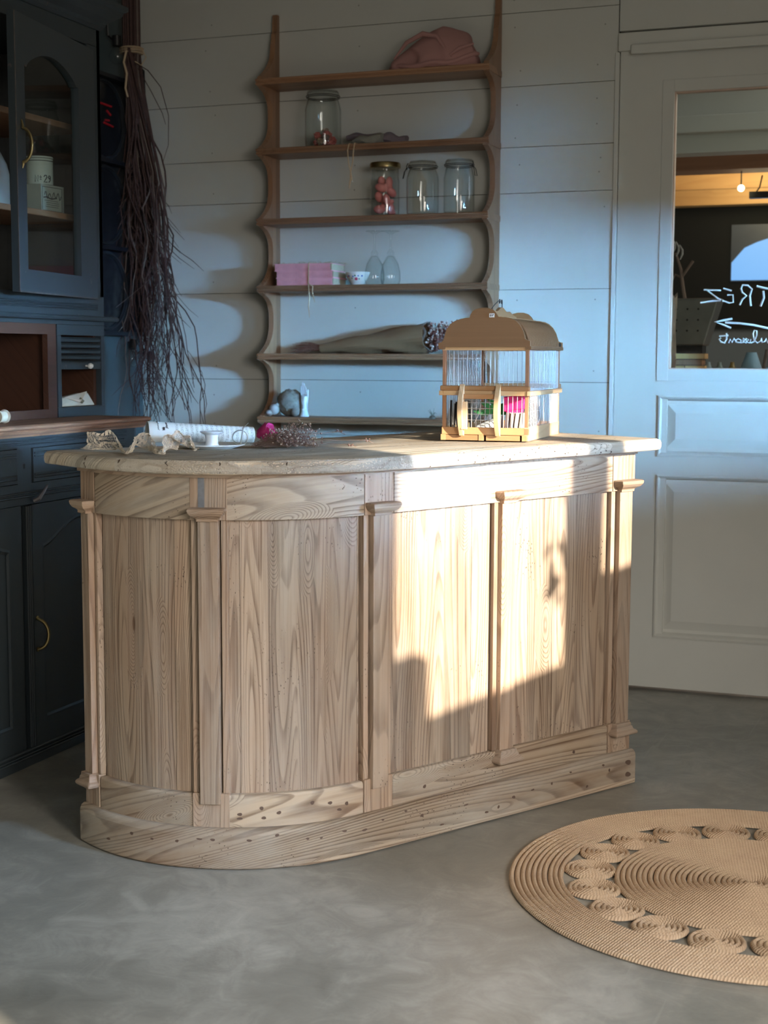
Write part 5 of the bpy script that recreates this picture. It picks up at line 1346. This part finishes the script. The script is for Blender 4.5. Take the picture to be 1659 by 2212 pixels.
    c = L(.175, .285, .0275); m = MB(c); m.ball(c, .012, .014, .012, 14, 9, fn=lambda d: 1 + .15 * math.sin(7 * math.atan2(d.y, d.x))); tag(m.build('pink_pompom', pk, smooth=True), 'small bright pink pompom on the cage floor beside the wicker ball', 'pompom')
    for k, (x, lab) in enumerate(((.135, 'upright pale wooden stick by the pompom in the cage'), (.150, 'second pale wooden stick nearer the side bars in the cage'))):
        c = L(x, .25, .0165); m = MB(c); m.box(c[0] - .004, c[0] + .004, c[1] - .002, c[1] + .002, c[2], c[2] + .09 - k * .01); tag(m.build('wooden_stick', CAGEPALE, bevel=.0008), lab, 'stick')
cage_contents()

# ------------------------------------------------------------------ the room behind the glass of the door
def far_room():
    m = MB(); m.box(-2.4, 1.6, 7.4, 7.5, 0, 2.75); struct(m.build('wall_far', BLACKW))
    m = MB(); m.box(-2.4, 1.6, 5.35, 5.45, 1.842, 2.75); struct(m.build('trim_3', WHITEB, grain='x'))
    m = MB(); m.box(-2.4, 1.6, 5.30, 5.35, 1.905, 1.965); struct(m.build('trim_4', WHITEB, grain='x', bevel=.004))
    m = MB(); m.box(-2.4, 1.6, 6.2, 6.35, 1.885, 2.6); struct(m.build('trim_5', BEAM, grain='x'))
    m = MB(); m.box(-2.4, 1.6, 6.6, 7.4, 2.60, 2.66); m.box(-2.4, 1.6, 7.30, 7.4, 1.855, 2.62); struct(m.build('ceiling_2', CRAFT, grain='x'))
    # arched blue window in the far wall
    Y = 7.39; m = MB(); e = NT('daylit_sky_pane'); e.b.inputs['Emission Color'].default_value = (.22, .50, 1, 1); e.b.inputs['Emission Strength'].default_value = .95; sky = e.out((.1, .2, .4), .5)
    x0, x1, z0, z1 = -.955, -.35, 1.497, 1.745
    pts = [(x0, z0), (x1, z0), (x1, z1)] + [(x0 + (x1 - x0) * (1 - i / 10), z0 + .085 + (z1 - z0 - .085) * math.sqrt(max(0, 1 - ((i / 10)) ** 2))) for i in range(11)]
    v = [(a, Y, b) for a, b in pts]; c = ((x0 + x1) / 2, Y, z0 + .05); n = len(v)
    m.add(v + [c], [(i, (i + 1) % n, n) for i in range(n)])
    struct(m.build('window_3', sky))
    m = MB(); m.box(x0 - .004, x1, Y + .002, Y + .006, z0 - .006, z1 + .02); struct(m.build('trim_6', flat('slate_window_recess', (.06, .08, .12), .4)))
    # bulb hanging below the beam
    c = (-.781, 6.28, 1.816); t = thing('hanging_bulb', 'small lit bulb hanging under the roof beam beyond the door glass', 'bulb', c)
    e = NT('lit_bulb'); e.b.inputs['Emission Color'].default_value = (1, .86, .55, 1); e.b.inputs['Emission Strength'].default_value = 9
    m = MB(c); m.ball(c, .014, n=14, m=9); m.build('bulb', e.out((1, .9, .7), .4), t, smooth=True)
    m = MB(c); m.tube([(c[0], c[1], c[2] + .012), (c[0], c[1], c[2] + .072)], .003, 6); m.build('wire', BLACK, t)
    c = (-.70, 6.4, 1.80); t = thing('track_lamp', 'black bar lamp hanging on a wire beyond the door glass', 'lamp', c); m = MB(c); m.box(-.76, -.30, 6.38, 6.42, 1.785, 1.812); m.build('bar', BLACK, t)
    m = MB(c); m.tube([(-.75, 6.4, 1.79), (-.72, 6.4, 1.83), (-.71, 6.4, 1.88)], .003, 6); m.build('wire', DARKWIRE, t)
    # zinc planter on a table with a bare twig
    m = MB((-.4, 5.6, 0)); m.box(-1.1, .2, 5.35, 5.95, 1.02, 1.05); m.box(-1.08, -1.02, 5.4, 5.46, 0, 1.02); m.box(.1, .16, 5.4, 5.46, 0, 1.02); tag(m.build('side_table', BEAM), 'brown wooden table beyond the sliding door glass', 'table')
    c = (-.868, 5.62, 1.165); t = thing('zinc_planter', 'tapered perforated zinc planter beyond the door glass', 'planter', c)
    m = MB(c); m.loft([[(c[0] + a * (.058 + .052 * q), c[1] + b * .07, 1.165 + .175 * q) for a, b in ((-1, -1), (1, -1), (1, 1), (-1, 1))] for q in (0, .25, .5, .75, 1)]); m.build('body', flat('weathered_zinc', (.22, .23, .22), .35, .7, var=.3, scale=14), t, bevel=.006)
    m = MB(c)
    for i in range(3):
        for j in range(3): m.lathe([(.004, -.001), (.004, .001)], (c[0] - .045 + j * .04, c[1] - .071, 1.22 + i * .04), 8, 'y')
    m.build('perforation', BLACK, t)
    m = MB(c); m.box(c[0] - .05, c[0] + .05, c[1] - .05, c[1] + .05, 1.05, 1.165); m.build('foot', BLACK, t)
    c = (-.90, 5.62, 1.34); t = thing('bare_twig', 'bare forked twig with ribbed curls rising from the zinc planter', 'twig', c); m = MB(c)
    m.tube([(-.885, 5.6, 1.30), (-.90, 5.6, 1.38), (-.91, 5.6, 1.45), (-.93, 5.6, 1.51)], [.008, .007, .006, .004], 6); m.tube([(-.905, 5.6, 1.42), (-.885, 5.6, 1.45), (-.865, 5.6, 1.48)], [.005, .005, .006], 6); m.tube([(-.905, 5.6, 1.42), (-.93, 5.6, 1.43), (-.94, 5.6, 1.41)], [.005, .004, .003], 6)
    m.build('stem', flat('grey_brown_bark', (.20, .14, .11), .8), t)
    m = MB(c)
    for k in range(4): m.tube([(-.955 + k * .014, 5.58, 1.575 - k * .012), (-.944 + k * .014, 5.58, 1.555 - k * .012), (-.944 + k * .014, 5.58, 1.54 - k * .012), (-.952 + k * .014, 5.58, 1.52 - k * .012)], [.002, .004, .004, .002], 6)
    m.build('curls', flat('pale_curls', (.42, .40, .38), .7), t)
    c = (-.938, 5.52, 1.05); t = thing('rough_post', 'rough grey-brown weathered wood column beyond the glass at the pane edge', 'column', c); m = MB(c); rings = []
    for i in range(9):
        q = i / 8; rings.append([(c[0] + .030 * (1 + .1 * math.sin(a * 3 + q * 7)) * math.cos(a), c[1] + .03 * math.sin(a), 1.05 + .30 * q + (.012 * math.sin(a * 4) if i == 8 else 0)) for a in [2 * math.pi * k / 14 for k in range(14)]])
    m.loft(rings); m.build('trunk', flat('weathered_driftwood', (.30, .25, .20), .85, var=.4, scale=30, bump=.8, bs=30), t)
    labs = ['lowest', 'second', 'third', 'top']
    for i, z in enumerate((1.05, 1.072, 1.094, 1.116)):
        c = (-.83, 5.42, z); m = MB(c); m.box(-.885, -.79 + .01 * (i % 2), 5.38, 5.46, z, z + .019); tag(m.build('timber_offcut', [BEAM, CRAFT][i % 2]), '%s of the stacked brown timber offcuts beyond the glass' % labs[i], 'timber', 'stacked timber offcuts beyond the glass')
    for i, (x, lab, cc) in enumerate(((-.775, 'leftmost small glass bottle standing beyond the door pane', (.30, .38, .42)), (-.735, 'middle small glass bottle standing beyond the door pane', (.22, .27, .26)), (-.69, 'amber glass bottle standing beyond the door pane', (.25, .17, .06)))):
        c = (x, 5.44, 1.05); m = MB(c); m.lathe([(0, 0), (.014, 0), (.015, .03), (.008, .045), (.007, .055), (0, .055)], c, 14); tag(m.build('small_bottle', flat('bottle_glass_%s' % 'abc'[i], cc, .15), smooth=True), lab, 'bottle')
    c = (-.63, 5.5, 1.05); t = thing('blue_lampshade', 'pale blue cone shade leaning by a bleached stick beyond the glass', 'lampshade', c); m = MB(c); m.lathe([(.05, 0), (.018, .09)], c, 20); m.build('shade', flat('pale_blue_cloth', (.25, .42, .55), .6), t, smooth=True)
    m = MB(c); m.tube([(-.585, 5.45, 1.05), (-.578, 5.45, 1.10), (-.570, 5.45, 1.15)], .006, 6); m.build('stick', TWIGPALE, t)
    m = MB((-.45, 5.5, 1.05)); m.box(-.57, -.3, 5.42, 5.5, 1.05, 1.085); tag(m.build('blue_box', flat('blue_box_card', (.12, .25, .42), .6), bevel=.002), 'low blue box on the table beyond the glass', 'box')
    l = bpy.data.lights.new('far_room_lamp', 'POINT'); l.energy = 16; l.color = (1, .74, .42); l.shadow_soft_size = .2
    q = bpy.data.objects.new('far_room_lamp', l); col.objects.link(q); q.location = (-.7, 6.9, 1.95)
    area('far_room_fill', (.9, 5.25, 2.2), (-.9, 5.6, 1.5), .5, .8, 20, (1, .96, .9))  # unseen fill added to brighten the beams beyond the glass
far_room()

# ------------------------------------------------------------------ what stands at the windows on the right (out of frame, casts the shadows seen), plus an added sun blocker
def window_things():
    m = MB((1.64, 1.49, 1.12)); m.box(1.60, 1.68, 1.42, 1.557, 1.12, 1.287); tag(m.build('storage_box', CAGEWOOD, bevel=.002), 'wooden box standing on the window sill outside the picture at the right, nearer end', 'box')
    m = MB((1.64, 2.4, 1.12)); m.box(1.60, 1.68, 2.235, 2.50, 1.12, 1.318); tag(m.build('storage_box', CAGEWOOD, bevel=.002), 'long wooden box on the window sill outside the picture at the right, far end', 'box')
    c = (1.66, 2.05, 1.12); t = thing('potted_plant', 'small leafy plant on the window sill outside the picture at the right', 'plant', c)
    m = MB(c); m.tube([(1.66, 2.16, 1.12), (1.66, 2.12, 1.3), (1.66, 2.07, 1.45), (1.66, 2.03, 1.5)], .0035, 6); m.build('stem', TWIG, t)
    m = MB(c); r = random.Random(4)
    for k in range(16):
        b = Vector((1.66, 2.055 + r.uniform(-.04, .03), 1.40 + r.uniform(-.09, .08))); a = r.uniform(0, 6.28); ln = r.uniform(.03, .055)
        d = Vector((.2, math.cos(a), math.sin(a) - .5)).normalized(); s_ = Vector((0, -d.z, d.y)).normalized()
        m.grid(lambda u, v, b=b, d=d, s_=s_, ln=ln: b + d * ln * u + s_ * (v - .5) * .024 * math.sin(math.pi * min(1, u * .95 + .05)), 6, 3)
    m.build('leaves', flat('dark_green_leaf', (.05, .12, .04), .5), t, solid=.0008)
    m = MB((2.4, 2.5, 1.62)); pl = [(1.68, 2.70), (3.30, 1.74), (3.30, 2.75), (1.68, 3.6)]; m.hexa([(x, y, 1.60) for x, y in pl], [(x, y, 1.62) for x, y in pl])  # slab added out of view to keep direct sun off the back wall
    tag(m.build('sun_blocker', flat('sun_blocker_canvas', (.5, .48, .42), .8)), 'unseen sheet added outside the far right-hand window to block the sun', 'sun_blocker')
window_things()
